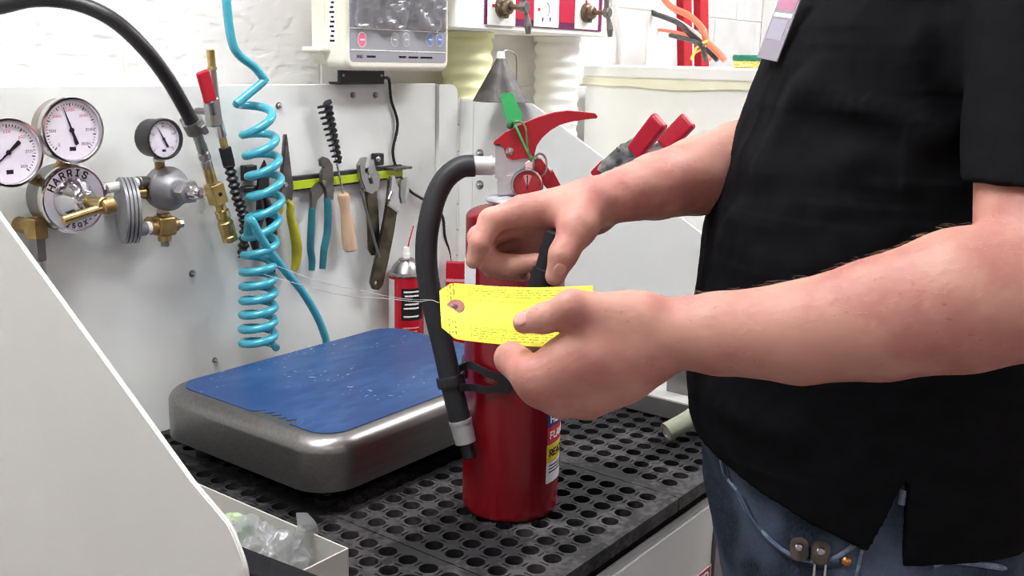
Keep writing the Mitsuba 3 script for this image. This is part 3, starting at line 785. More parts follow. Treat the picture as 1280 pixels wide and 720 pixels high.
add('handle', cut([(481, 252), (494, 264), (490, 290), (482, 330), (476, 356), (471, 362), (464, 361), (460.5, 353), (464, 336), (472, 300), (478, 272)], o2, 0.007, 0.0014, holes=[(468, 353, 0.0047)]), 'worn_steel', t, smooth=False)
add('head', cut([(482, 240), (484, 219), (489, 219), (491, 228), (495, 234), (498, 224), (507, 221), (507, 240), (503, 248), (494, 266), (480, 256)], o2 - 0.001, 0.0115, 0.0022), 'chrome', t, smooth=False)
add('jaw', cut([(500, 226), (507, 221), (507.5, 229), (505, 247), (507, 254), (501, 254), (499, 244)], o2 + 0.0105, 0.003, 0.0008), 'steel', t, smooth=False)
add('adjusting_screw', put(cyl(0.005, -0.009, 0.009, 16, 0.001), frame(pp(488, 245, o2 + 0.0115), (0.5, 0, 0.85))), 'chrome', t)
t = thing('steel_rod', 'thin grey steel rod leaning across the vertical adjustable wrench', 'rod')
bar(pp(450.5, 237, OB + 0.017), pp(474, 322, OB + 0.026), 0.0024, 'dull_steel', t, 'shaft', 10, 0.0004)
bar(pp(451, 238, OB + 0.017), pp(451, 238, OB - 0.002), 0.0018, 'dull_steel', t, 'hook', 8, 0.0003)
t = thing('steel_strip', 'small flat steel strip lying level on the magnetic bar above the slanted wrench', 'strip')
add('strip', put(bx(-0.026, 0.026, -0.0022, 0.0022, 0.004, 0.034, 0.0006), frame(pp(488, 209, 0.002), (0, -1, 0), tl)), 'tool_steel', t, smooth=False)
t = thing('knob_block', 'square black block with a bright screw on the board above the wrenches', 'block')
add('block', put(rbox(0.021, 0.023, 0.016, 0.0025, 10), face(pp(472, 199, 0.008))), 'black_plastic', t)
add('screw_head', put(lathe([(0.0055, 0), (0.005, 0.002), (0.0025, 0.0035), (0, 0.004)], 20), face(pp(472.5, 199, 0.0158))), 'chrome', t)
t = thing('black_clip', 'square black clip on the board behind the upper teal coil', 'clip')
add('block', put(rbox(0.024, 0.026, 0.016, 0.002, 10), face(pp(311, 216, 0.008))), 'black_plastic', t)
add('arm', put(rbox(0.03, 0.01, 0.016, 0.003, 10), face(pp(311, 236, 0.008))), 'black_plastic', t)

# ---- thin black cable of the display, and the loop that comes back from behind the wrenches
t = thing('power_cable', 'thin black cable running down the tool board from the display', 'cable')
cp = [(479, 97, 0.02), (486, 100, 0.014), (489, 125, 0.006), (497, 155, 0.006), (491, 190, 0.006), (498, 215, 0.007), (512, 238, 0.010), (530, 250, 0.012)]
add('cable', tube(spline([pp(x, y, o) for x, y, o in cp] + [pp(552, 268, 0.012), pp(556, 295, 0.010), pp(562, 318, 0.006), pp(566, 360, 0.006), pp(568, 420, 0.006)], 8), 0.0028, 10), 'black_plastic', t)

# ---- teal coiled air hose
pr('teal', lin(60, 156, 174), 0.16, spec=0.7, clearcoat=0.6, clearcoat_gloss=0.95)
t = thing('coiled_air_hose', 'teal coiled air hose hanging from above in front of the tool board', 'hose')
RT, OFF = 0.0069, 0.064
ctr = [(315, 122), (321, 150), (326, 185), (330, 215), (332, 240), (331, 262), (327, 285), (325, 310), (323, 335), (323, 355), (323, 378), (323, 400), (323, 422), (324, 436)]
ctr = np.array([pp(x, y, OFF) for x, y in ctr])
cs = spline(ctr, 40)
arc = np.concatenate([[0], np.cumsum(np.linalg.norm(np.diff(cs, axis=0), axis=1))])
arc /= arc[-1]
turn_at = np.interp(arc, [0, 0.12, 0.55, 0.65, 1.0], [0, 0.95, 6.3, 7.5, 13.6])
N = 640
s = np.linspace(0, 1, N)
cx = np.stack([np.interp(s, arc, cs[:, k]) for k in range(3)], 1)
an = np.interp(s, arc, turn_at) * 2 * math.pi + math.pi * 1.0
rad = np.interp(s, [0, 0.5, 0.62, 1], [0.0250, 0.0265, 0.0255, 0.0280])
tilt = np.interp(s, [0, 0.5, 0.62, 1], [0.006, 0.008, 0.0, 0.0])
coil = cx + np.stack([rad * np.cos(an), -rad * np.sin(an) * 0.95, tilt * np.cos(an)], 1)
lead = [at(281, -60, Y=YP - 0.06), at(283, 0, Y=YP - 0.06), at(289, 48, Y=YP - 0.06), at(298, 68, Y=YP - 0.06), at(318, 84, Y=YP - 0.06), at(331, 100, Y=YP - 0.062)]
lead = spline(lead, 10)
path = np.vstack([lead[:-2], spline([lead[-3], lead[-1], coil[6]], 8)[8:], coil[7:]])
add('coil', tube(path, RT, 14), 'teal', t)
tail = spline([coil[int(N * 0.53)] + [0, -0.004, 0]] + [at(x, y, Y=YP - o) for x, y, o in ((313, 275, 0.085), (328, 300, 0.088), (352, 333, 0.085), (378, 365, 0.078), (396, 395, 0.072), (406, 420, 0.068), (412, 446, 0.066))], 10)
add('tail', tube(tail, RT * 1.02, 14), 'teal', t)

# ---- spring clamp gripping the sloped edge of the right plate
pr('clamp_steel', mottled(lin(196, 194, 192), lin(120, 122, 120), 55), 0.35, 0.55)
t = thing('spring_clamp', 'steel spring clamp with red tips gripping the edge of the right side plate', 'clamp')
def arm(pts, xs, wid, th, mat, name, lab=None):
    q = np.array([at(x, y, X=v) for (x, y), v in zip(pts, xs)])
    d = np.gradient(q, axis=0)
    side = np.array([np.cross(unit(e), (1, 0, 0)) for e in d])
    side /= np.linalg.norm(side, axis=1, keepdims=True)
    w = np.interp(np.linspace(0, 1, len(q)), np.linspace(0, 1, len(wid)), wid)[:, None]
    g = np.stack([q - side * w, q - side * w * 0.6 - [[th * 0.6, 0, 0]], q - [[th * 0.8, 0, 0]], q + side * w * 0.6 - [[th * 0.6, 0, 0]], q + side * w], 1)
    m, _ = sheet(g, 0.0018)
    return add(name, m, mat, t, label=lab)
na = [(746, 214), (757, 207), (772, 196), (788, 187), (803, 176), (815, 164)]
arm(na, [1.628, 1.612, 1.602, 1.600, 1.597, 1.592], [0.007, 0.011, 0.014, 0.015, 0.014, 0.012], 0.008, 'clamp_steel', 'arm')
fa = [(752, 217), (765, 212), (790, 205), (812, 195), (830, 184), (846, 170)]
arm(fa, [1.642, 1.655, 1.664, 1.667, 1.670, 1.674], [0.007, 0.011, 0.014, 0.014, 0.014, 0.012], -0.008, 'clamp_steel', 'arm')
def tipcap(a, xa, b, xb, w, th, name):
    p, q = at(*a, X=xa), at(*b, X=xb)
    d = q - p
    add(name, put(rbox(w, th, np.linalg.norm(d), 0.0065, 16), frame((p + q) / 2, d, np.cross(unit(d), (1, 0, 0)))), 'red_plastic', t, label='red plastic grip sleeve')
tipcap((793, 192), 1.594, (826, 149), 1.584, 0.036, 0.019, 'grip')
tipcap((829, 184), 1.672, (862, 149), 1.682, 0.036, 0.019, 'grip')
p, q = at(742, 219, X=1.629), at(757, 204, X=1.615)
add('jaw_pad', put(rbox(0.018, 0.012, np.linalg.norm(q - p), 0.0045, 12), frame((p + q) / 2, q - p, np.cross(unit(q - p), (1, 0, 0)))), 'red_plastic', t)
p, q = at(748, 221, X=1.643), at(764, 209, X=1.66)
add('jaw_pad', put(rbox(0.018, 0.010, np.linalg.norm(q - p), 0.0045, 12), frame((p + q) / 2, q - p, np.cross(unit(q - p), (1, 0, 0)))), 'red_plastic', t)
p = at(786, 193, X=1.634)
add('pivot_rod', put(cyl(0.004, -0.042, 0.042, 16, 0.001), frame(p + [0, 0.0, 0.012], (1, 0, 0))), 'dull_steel', t)
hel = np.array([(x, 0.0085 * math.cos(a), 0.0085 * math.sin(a)) for x, a in zip(np.linspace(-0.022, 0.022, 120), np.linspace(0, 2 * math.pi * 7, 120))])
add('spring', move(tube(hel, 0.0014, 8), *(p + [0, 0, 0.012])), 'steel', t)
# ---- scale display on a black bracket above the board
pr('case_cream', mottled(lin(226, 222, 208), lin(220, 215, 198), 12), 0.5)
pr('face_grey', lin(150, 150, 155), 0.4)
pr('lcd', mottled(lin(118, 118, 128), lin(140, 140, 148), 8), 0.25)
pr('btn_pink', lin(226, 120, 150), 0.45)
pr('btn_grey', lin(160, 160, 162), 0.45)
pr('btn_blue', lin(120, 138, 196), 0.45)
YD = YP - 0.075       # its front face
t = thing('scale_display', 'cream scale display with a grey button panel on a black bracket above the board', 'display')
a, b = at(434, 82, Y=YD), at(560, 82, Y=YD)
dx0, dx1, dz0, dz1 = a[0], b[0], at(500, 88, Y=YD)[2], 1.58
cxm, czm = (dx0 + dx1) / 2, (dz0 + dz1) / 2
def panel(x0, x1, z0, z1, r, bow=0.0):
    p = rrect(x0, x1, z0, z1, r, 8)
    if bow:
        p[:, 1] -= np.where(p[:, 1] < (z0 + z1) / 2, bow * (1 - ((p[:, 0] - (x0 + x1) / 2) / ((x1 - x0) / 2)) ** 2), 0)
    return Polygon(p)
def up(m, y):
    m = m.copy()
    m.apply_transform(np.array([[1, 0, 0, 0], [0, 0, -1, y], [0, 1, 0, 0], [0, 0, 0, 1.0]]))
    return m
def roundplate(poly, d, r, n=6):
    """An extruded outline with a rounded front rim."""
    rows = []
    for k in range(n + 1):
        a = math.pi / 2 * k / n
        rows.append((r - r * math.cos(a), d - r + r * math.sin(a)))
    p0 = np.array(poly.exterior.coords)[:-1]
    if Polygon(p0).exterior.is_ccw is False:
        p0 = p0[::-1]
    c = p0.mean(0)
    e = np.roll(p0, -1, 0) - np.roll(p0, 1, 0)
    nn = np.column_stack([-e[:, 1], e[:, 0]]) / np.linalg.norm(e, axis=1, keepdims=True)
    v = [np.column_stack([p0, np.zeros(len(p0))])] + [np.column_stack([p0 + nn * i, np.full(len(p0), z)]) for i, z in rows]
    n_ = len(p0)
    V = np.vstack(v + [[(c[0], c[1], d)]])
    f = []
    for i in range(len(v) - 1):
        for j in range(n_):
            k = (j + 1) % n_
            f += [(i * n_ + j, i * n_ + k, (i + 1) * n_ + k), (i * n_ + j, (i + 1) * n_ + k, (i + 1) * n_ + j)]
    f += [((len(v) - 1) * n_ + j, (len(v) - 1) * n_ + (j + 1) % n_, len(V) - 1) for j in range(n_)]
    return trimesh.Trimesh(V, f, process=False)
add('case', up(roundplate(panel(dx0 - 0.004, dx1 + 0.004, dz0, dz1, 0.018, 0.004), 0.05, 0.010), YD + 0.0495), 'case_cream', t, smooth=35)
add('back_case', up(roundplate(panel(dx0 - 0.004, dx1 - 0.012, dz0 + 0.008, dz1 - 0.004, 0.014), 0.034, 0.004), YD + 0.0835), 'case_cream', t, smooth=35)
def px_rect(x0, y0, x1, y1):
    a, b = at(x0, y1, Y=YD), at(x1, y0, Y=YD)
    return a[0], b[0], a[2], b[2]
fx0, fx1, fz0, _ = px_rect(437, 50, 557, 77)
add('face_panel', up(extr(panel(fx0, fx1, fz0, dz1 - 0.014, 0.008, 0.002), 0, 0.0012), YD + 0.0002), 'face_grey', t, smooth=False)
za, zb_ = at(500, 38, Y=YD)[2], at(500, 64, Y=YD)[2]
add('screen', up(extr(panel(fx0 + 0.003, fx1 - 0.003, za + 0.002, dz1 - 0.018, 0.004), 0.0012, 0.0018), YD + 0.0002), 'lcd', t, smooth=False)
for z in (za, zb_):
    add('divider_line', bx(fx0 + 0.001, fx1 - 0.001, YD - 0.0018, YD - 0.0008, z - 0.0009, z + 0.0009), 'tape_white', t, smooth=False)
def oval(px, py, r, mat, name):
    c = at(px, py, Y=YD)
    m = lathe([(0, 0.0012), (r, 0.0012), (r, 0.0022), (r * 0.85, 0.0026), (0, 0.0026)], 28)
    m.apply_transform(np.diag([0.92, 1.15, 1, 1]))
    add(name, put(m, frame(c + [0, 0.0006, 0], (0, -1, 0), (1, 0, 0))), mat, t)
    m = lathe([(r, 0.0012), (r * 1.1, 0.0012), (r * 1.1, 0.0019), (r, 0.0019)], 28)
    m.apply_transform(np.diag([0.92, 1.15, 1, 1]))
    add('button_ring', put(m, frame(c + [0, 0.0006, 0], (0, -1, 0), (1, 0, 0))), 'tape_white', t)
    add('button_text', put(bx(-r * 0.5, r * 0.5, -r * 0.12, r * 0.12, 0.0026, 0.0028), frame(c + [0, 0.0006, 0], (0, -1, 0), (1, 0, 0))), 'tape_white', t, smooth=False)
for px, mat in ((452, 'btn_pink'), (493, 'btn_grey'), (507, 'btn_grey'), (537, 'btn_blue'), (549, 'btn_blue')):
    oval(px, 49.5, 0.0105 if px < 460 else 0.0098, mat, 'button')
# the printed line at the foot of the panel: a bold mark and thin words
q = text('AND', 0.0055, 0.0002, True)
add('printed_mark', put(q, frame(at(449, 70.5, Y=YD) - [0, 0.0011, 0], (0, -1, 0), (1, 0, 0))), 'ink', t, smooth=False)
for px0, px1, py in ((458, 469, 70.6), (498, 507, 71.2), (510, 522, 71.6), (525, 540, 72.0)):
    a, b = at(px0, py, Y=YD), at(px1, py, Y=YD)
    add('printed_mark', bx(a[0], b[0], YD - 0.0014, YD - 0.0009, a[2] - 0.0018, a[2] + 0.0018), 'ink', t, smooth=False)
# side sticker and the little foot at the left of the case
a = at(413, 25, X=dx0 - 0.005)
add('side_sticker', bx(dx0 - 0.0048, dx0 - 0.0040, YD + 0.022, YD + 0.040, at(413, 55, Y=YD + 0.03)[2], dz1 - 0.03), 'tape_white', t, smooth=False)
for k in range(9):
    z = at(413, 52, Y=YD + 0.03)[2] + 0.008 * k
    add('printed_line', bx(dx0 - 0.0052, dx0 - 0.0048, YD + 0.025 + 0.002 * (k % 2), YD + 0.037 - 0.002 * (k % 3), z, z + 0.0035), 'ink', t, smooth=False)
# back hook: a small shelf-like lug
lug = at(400, 62, Y=YD + 0.06)
add('lug', move(rbox(0.03, 0.05, 0.010, 0.004, 12), dx0 - 0.012, YD + 0.062, lug[2]), 'case_cream', t)
# clear wrinkled cover over the upper panel
nu, nv = 26, 40
gx, gz = np.linspace(fx0 + 0.0, fx1 - 0.0, nu), np.linspace(za + 0.0015, dz1 - 0.01, nv)
G = np.zeros((nu, nv, 3))
for i, x in enumerate(gx):
    for j, z in enumerate(gz):
        w = meshkit.fbm(np.array([x * 28, z * 22, 3.0]), 3, 3) + 0.7 * abs(meshkit.noise(np.array([x * 30 + z * 26, z * 12 - x * 10, 9.0]), 4) - 0.5)
        G[i, j] = (x, YD - 0.010 - 0.030 * (w - 0.5), z)
v = G.reshape(-1, 3)
f = []
for i in range(nu - 1):
    for j in range(nv - 1):
        p = i * nv + j
        f += [(p, p + nv, p + nv + 1), (p, p + nv + 1, p + 1)]
scene['clear_film'] = {'type': 'principledthin', 'base_color': {'type': 'rgb', 'value': [0.95, 0.95, 0.97]}, 'roughness': 0.12, 'spec_trans': 0.9, 'diff_trans': 0.6, 'eta': 1.6}
add('clear_cover', trimesh.Trimesh(v, f, process=False), 'clear_film', t, smooth=False, label='wrinkled clear plastic cover')
bt = thing('display_bracket', 'black metal bracket carrying the cream display above the tool board', 'bracket')
a, b = at(425, 88, Y=YP - 0.02), at(481, 101, Y=YP - 0.02)
add('plate', bx(a[0], b[0], YP - 0.020, YP - 0.012, ZT, dz0 + 0.012, 0.0012), 'black_metal', bt, smooth=False)
add('flange', bx(a[0], b[0], YP - 0.012, YP + 0.011, ZT + 0.0002, ZT + 0.004, 0.001), 'black_metal', bt, smooth=False)
for x in (a[0] + 0.008, b[0] - 0.008):
    add('rivet', put(lathe([(0.0028, 0), (0.002, 0.0012), (0, 0.0016)], 14), frame((x, YP - 0.020, ZT + 0.016), (0, -1, 0))), 'steel', bt)

# ---- red and white control box with two valves on the wall
pr('panel_red', lin(188, 24, 60), 0.5)
pr('panel_purple', lin(104, 28, 82), 0.5)
YB = 1.30
a, b = at(571, 38, Y=YB), at(757, 47, Y=YB)
t = thing('control_box', 'white wall box with a red panel and two lever valves', 'control box')
bx0, bx1, bz0, bz1 = a[0], b[0] + 0.004, 1.4545, 1.76
add('case', bx(bx0, bx1, YB, YW - 0.001, bz0, bz1, 0.004), 'white_gloss', t, smooth=False)
c0_ = at(605, 30, Y=YB); c1_ = at(750, 40, Y=YB)
rx0, rx1, rz0 = c0_[0], c1_[0], c0_[2]
add('panel_border', bx(rx0, rx1, YB - 0.003, YB + 0.0005, rz0, bz1 - 0.02), 'panel_purple', t, smooth=False)
add('red_panel', bx(rx0 + 0.014, rx1 - 0.014, YB - 0.0042, YB - 0.003, rz0 + 0.014, bz1 - 0.03), 'panel_red', t, smooth=False)
for (x0, y0, x1, y1) in ((609, 31, 644, 0), (667, 33, 698, 0), (718, 36, 747, 0)):
    p, q = at(x0, y0, Y=YB - 0.005), at(x1, y0 + 2, Y=YB - 0.005)
    add('label_plate', bx(p[0], q[0], YB - 0.0055, YB - 0.0042, p[2], bz1 - 0.05, 0.0004), 'white_matte', t, smooth=False)
p = at(683, 12, Y=YB - 0.006)
ar = [(p[0] + 0.012 * math.cos(s), YB - 0.0058, p[2] + 0.014 * math.sin(s)) for s in np.linspace(-1.2, 1.5, 14)]
add('printed_arc', tube(ar, 0.0012, 6), 'btn_grey', t)
for px in (678.5, 688):
    c = at(px, 24.5, Y=YB - 0.006)
    add('printed_mark', bx(c[0] - 0.002, c[0] + 0.002, YB - 0.0059, YB - 0.0055, c[2] - 0.004, c[2] + 0.004), 'ink', t, smooth=False)
def mark(px, py, s, mat):
    add('printed_mark', put(bx(-0.004, 0.004, -0.003, 0.003, 0, 0.0003), frame(at(px, py, Y=YB - 0.0056), (0, -1, 0), (1, 0, 0))), mat, t, smooth=False)
mark(674, 12, 'IN', 'panel_red'); mark(617, 7, 'N2', 'panel_red'); mark(733, 2, 'OFF', 'panel_red')
# the plain white box beside it, half behind the display
t = thing('junction_box', 'plain white wall box between the display and the red panel box', 'box')
j0 = at(545, 38, Y=YB + 0.05)
add('case', bx(j0[0], bx0 - 0.003, YB + 0.045, YW - 0.001, bz0 + 0.004, 1.76, 0.004), 'white_gloss', t, smooth=False)
add('door_lip', bx(j0[0], bx0 - 0.003, YB + 0.041, YB + 0.045, bz0 + 0.012, bz0 + 0.030, 0.001), 'white_gloss', t, smooth=False)
c = at(565, 9, Y=YB + 0.04)
add('pull_ring', put(tube([(0.011 * math.cos(s), 0.016 * math.sin(s), 0.004) for s in np.linspace(-1.7, 1.7, 20)], 0.0016, 8), frame(c + [0, 0.006, 0], (0, -1, 0), (1, 0, 0))), 'dull_steel', t)
pr('valve_bronze', mottled(lin(140, 122, 100), lin(112, 98, 84), 60), 0.4, 0.9)
for px, py, l, ang in ((630, 9, 'bronze valve with a hanging lever at the left of the red panel', 0), (735, 16, 'bronze valve with a hanging lever at the right of the red panel', 1)):
    v_ = thing('lever_valve', l, 'valve', 'lever valves of the red panel')
    c = at(px, py, Y=YB - 0.012)
    m = frame(c, (0, -1, 0), (1, 0, 0))
    add('flange', put(lathe([(0, -0.0065), (0.021, -0.0065), (0.0215, 0.0), (0.019, 0.004), (0.015, 0.006), (0.014, 0.015), (0.011, 0.017), (0, 0.017)], 28), m), 'valve_bronze', v_)
    for s in (0.6, 2.7, 4.8):
        add('bolt', put(move(prism(0.0055, 0.0, 0.008, 6), 0.017 * math.cos(s), 0.017 * math.sin(s), 0), m), 'valve_bronze', v_, smooth=False)
    e = c + [0, -0.05, 0]
    add('stem', put(cyl(0.0055, 0.015, 0.052, 16, 0.001), m), 'valve_bronze', v_)
    add('lever_boss', put(prism(0.012, 0.044, 0.058, 8, 0.002), m), 'dull_steel', v_)
    lp = spline([e, e + [0.008, 0.0, -0.014], e + [0.012, -0.002, -0.032], e + [0.013, -0.003, -0.052]], 8)
    add('lever', tube(lp, np.interp(np.linspace(0, 1, len(lp)), [0, 0.3, 0.75, 1], [0.0065, 0.0048, 0.0078, 0.005]), 14), 'dull_steel', v_)
    add('lever', tube(spline([e, e + [-0.002, 0, 0.012], e + [-0.004, 0, 0.030], e + [-0.006, 0, 0.05]], 6), 0.0055, 12), 'dull_steel', v_)

# ---- two corrugated ducts under the box
pr('duct_yellow', lin(246, 247, 196), 0.55)
pr('duct_white', lin(236, 236, 232), 0.55)
for px, mat, l in ((584, 'duct_yellow', 'cream yellow corrugated duct behind the display'), (696, 'duct_white', 'white corrugated duct below the red panel box')):
    t = thing('corrugated_duct', l, 'duct', 'corrugated ducts below the wall box')
    c = at(px, 90, Y=1.398)
    z = np.linspace(0.85, bz0 - 0.001, 260)
    r = 0.052 + 0.0022 * np.cos((z - bz0) * 2 * np.pi / 0.0285)
    add('hose', move(lathe([(0, z[0])] + list(zip(r, z)) + [(0, z[-1])], 40), c[0], c[1], 0), mat, t)
    add('collar', move(lathe([(0.0555, bz0 - 0.012), (0.0565, bz0 - 0.012), (0.0565, bz0 - 0.001), (0.0555, bz0 - 0.001)], 40), c[0], c[1], 0), mat, t)

# ---- metal funnel cone hung upside down on the right plate
pr('cone_metal', mottled(lin(92, 87, 83), lin(66, 63, 61), 34), 0.5, 0.35)
t = thing('metal_cone', 'grey metal cone with a white tip hung on the right side plate', 'cone')
cc = at(625, 127, X=XR - 0.054)
hz = at(625, 64, X=XR - 0.054)[2] - cc[2]
add('cone', move(lathe([(0.0, 0.0005), (0.0515, 0.0005), (0.0525, 0), (0.0532, 0.001), (0.0052, hz - 0.008), (0, hz - 0.008)], 48), *cc), 'cone_metal', t)
add('tip', move(lathe([(0.0088, hz - 0.018), (0.0075, hz - 0.002), (0.005, hz), (0, hz)], 20), *cc), 'tape_white', t, label='white taped tip')
add('hanger', tube(spline([cc + [0, 0, hz - 0.004], cc + [0.02, 0.0, hz + 0.002], cc + [0.049, 0, hz - 0.01], cc + [0.0515, 0, 0.03], cc + [0.0515, 0, -0.03]], 8), 0.0014, 8), 'steel', t)

# ---- white freezer-like cabinet beyond the right plate
XC = 2.1
t = thing('white_cabinet', 'white cabinet with an overhanging lid and cream trim beyond the right side plate', 'cabinet')
ztop, zlip = 1.3925, 1.362
yl = at(728, 90, X=XC)[1]
add('body', bx(XC + 0.009, 2.9, 0.0, yl - 0.003, 0.0, zlip - 0.0005, 0.004), 'white_gloss', t, smooth=False)
add('lid', bx(XC, 2.95, -0.02, yl, zlip + 0.0005, ztop, 0.004), 'white_gloss', t, smooth=False)
# wavy cream trim under the lid
ys = np.linspace(-0.02, yl - 0.001, 90)
lo = zlip - 0.019 - 0.0035 * np.sin(ys * 18.0) - 0.004 * np.exp(-((ys - (yl - 0.08)) / 0.03) ** 2)
p = Polygon([(y, zlip - 0.0) for y in ys] + [(y, z) for y, z in zip(ys[::-1], lo[::-1])])
m = extr(p, 0, 0.0078)
m.apply_transform(np.array([[0, 0, 1, XC + 0.001], [1, 0, 0, 0], [0, 1, 0, 0], [0, 0, 0, 1.0]]))
add('trim', m, 'cream', t, smooth=False)
# sponge on the lid
def scour(p, n, uv):
    return mikit.mix(lin(44, 112, 90), lin(76, 146, 120), mikit.fbm(p.x * 200, p.y * 200, p.z * 200, 2))
def spongy(p, n, uv):
    return mikit.mix(lin(206, 184, 96), lin(238, 222, 150), mikit.smoothstep(0.35, 0.6, mikit.fbm(p.x * 240, p.y * 240, p.z * 240, 2)))
pr('scour', mikit.proc(scour), 0.9, spec=0.1)
pr('spongy', mikit.proc(spongy), 0.9, spec=0.1)
s0, s1 = at(915, 84, X=XC + 0.03), at(967, 86, X=XC + 0.03)
sm, w_ = (s0 + s1) / 2, abs(s0[1] - s1[1])
t = thing('sponge', 'yellow sponge with a green scouring pad on the white cabinet lid', 'sponge')
add('foam', move(rbox(0.07, w_, 0.017, 0.005, 12), XC + 0.065, sm[1], ztop + 0.0086), 'spongy', t)
add('scouring_pad', move(rbox(0.072, w_ + 0.003, 0.013, 0.004, 12), XC + 0.065, sm[1], ztop + 0.0225), 'scour', t)

# ---- red ladder leaning in the passage, cables and an orange hose over the cabinet
pr('ladder_red', lin(198, 34, 48), 0.5)
YL = 1.68
t = thing('ladder', 'red stepladder leaning in the passage behind the white cabinet', 'ladder')
la, lb = at(846, 78, Y=YL), at(878, 78, Y=YL + 0.05)
for x in (856, 877):
    p = at(x, 78, Y=YL)
    d = unit(np.array([-0.045, 0.06, 1.0]))
    base = p + d * (-p[2] / d[2])
    add('rail', put(bx(-0.030, 0.030, -0.015, 0.015, 0.0, 2.3, 0.003), frame(base, d, (1, 0, 0))), 'ladder_red', t, smooth=False)
for z in np.arange(0.3, 2.2, 0.3):
    f_ = z / 2.0
    p0, p1 = at(856, 78, Y=YL), at(877, 78, Y=YL)
    a, b = p0 + d * ((z - p0[2]) / d[2]), p1 + d * ((z - p1[2]) / d[2])
    bar(a, b, 0.018, 'dull_steel', t, 'rung', 16)
pr('cable_orange', lin(226, 116, 84), 0.45)
pr('cable_white', lin(226, 222, 220), 0.5)
XK = 2.34
def cable(name, mat, pts, r, lab, sh=0.0):
    q = spline([at(x, y, X=XK + dx + sh) for x, y, dx in pts], 10)
    c = thing(name, lab, 'cable')
    add('cable', tube(q, r, 10), mat, c)
cable('orange_hose', 'cable_orange', [(818, -22, 0.16), (836, 6, 0.1), (862, 20, 0.04), (878, 36, 0), (884, 52, 0), (896, 64, 0), (906, 75, 0.0)], 0.0085, 'orange hose arching over the white cabinet in front of the red ladder')
cable('black_cable', 'black_plastic', [(815, 16, 0.2), (846, 28, 0.08), (862, 42, 0.0), (878, 56, -0.02), (888, 66, 0.0), (897, 75, 0.0)], 0.007, 'black cable looped over the white cabinet beside the orange hose', 0.035)
cable('white_cable', 'cable_white', [(815, 12, 0.22), (846, 25, 0.1), (866, 38, 0.02), (884, 53, 0.0), (893, 64, 0.0), (902, 75, 0)], 0.004, 'white cable between the black cable and the orange hose', 0.06)
cable('black_cable', 'black_plastic', [(838, 44, 0.12), (862, 50, 0.03), (876, 56, -0.04), (880, 66, -0.03), (882, 75, 0)], 0.006, 'black cable dropping straight to the lid of the white cabinet', -0.02)
cable('orange_cable', 'cable_orange', [(815, 36, 0.22), (842, 40, 0.1), (862, 46, 0.02), (878, 58, 0.03), (884, 70, 0.02), (889, 75, 0.02)], 0.005, 'orange cable bundled with the black cables on the white cabinet', 0.09)
pr('tie_yellow', lin(226, 204, 92), 0.5)
t = thing('cable_tie', 'yellow tie around the cable bundle above the white cabinet', 'cable tie')
c = at(877, 58, X=XK - 0.005)
add('loop', tube([c + 0.019 * (math.cos(s) * np.array([0.1, -0.75, 0.65]) + math.sin(s) * np.array([1.0, 0, 0])) for s in np.linspace(0, 2 * math.pi, 30)], 0.0032, 8), 'tie_yellow', t)
add('end', tube(spline([c + [0, 0.012, -0.012], at(868, 66, X=XK - 0.02), at(864, 75, X=XK - 0.02)], 8), [0.004] * 16 + [0.002], 8), 'tie_yellow', t)
# pale hose on the wall beside the control box
t = thing('white_hose', 'thin white hose hanging on the block wall right of the red panel box', 'hose')
add('hose', tube(spline([at(765, -30, Y=YW - 0.01), at(770, 10, Y=YW - 0.012), at(776, 45, Y=YW - 0.012), at(775, 90, Y=YW - 0.012)], 10), 0.006, 10), 'cable_white', t)
# ---- red fire extinguisher
pr('ext_red', lin(118, 5, 20), 0.22, spec=0.5, clearcoat=0.7, clearcoat_gloss=0.92)
pr('lever_red', lin(160, 14, 34), 0.35, clearcoat=0.4)
pr('alu', lin(182, 182, 185), 0.4, 0.45)
pr('alu_dull', lin(184, 184, 184), 0.5, 0.6)
pr('rubber_hose', lin(30, 30, 33), 0.5, spec=0.4)
AX = np.array([1.0364, 0.7749, ZB])
ux, uy = _r0, _f0
FE = AX @ _f0
RE = 0.0655
def ep(px, py, df=0.0):
    return at(px, py, F=FE + df)
ext = thing('fire_extinguisher', 'red fire extinguisher with a black hose standing on the rubber mat', 'fire extinguisher')
zs = ep(580, 266)[2] - ZB       # shoulder height
zn = ep(628, 247)[2] - ZB       # neck
prof = [(0, 0.0008), (RE - 0.008, 0.0005), (RE - 0.002, 0.004), (RE, 0.010), (RE, zs - 0.004)]
for k in range(1, 13):
    a = math.pi / 2 * k / 12
    prof.append((0.030 + (RE - 0.030) * math.cos(a) ** 0.8, zs - 0.004 + 0.014 * math.sin(a)))
prof += [(0.020, zn), (0, zn)]
add('cylinder', move(lathe(prof, 80), *AX), 'ext_red', ext, smooth=40)
n0 = AX + [0, 0, zn - 0.002]
add('neck_ring', put(lathe([(0.014, -0.003), (0.039, -0.003), (0.041, 0.0), (0.039, 0.003), (0.022, 0.0055), (0.014, 0.006)], 48), frame(n0, (0, 0, 1))), 'alu', ext)
add('neck_band', put(lathe([(0.018, -0.010), (0.030, -0.0095), (0.030, -0.003), (0.018, -0.003)], 40), frame(n0, (0, 0, 1))), 'black_metal', ext)
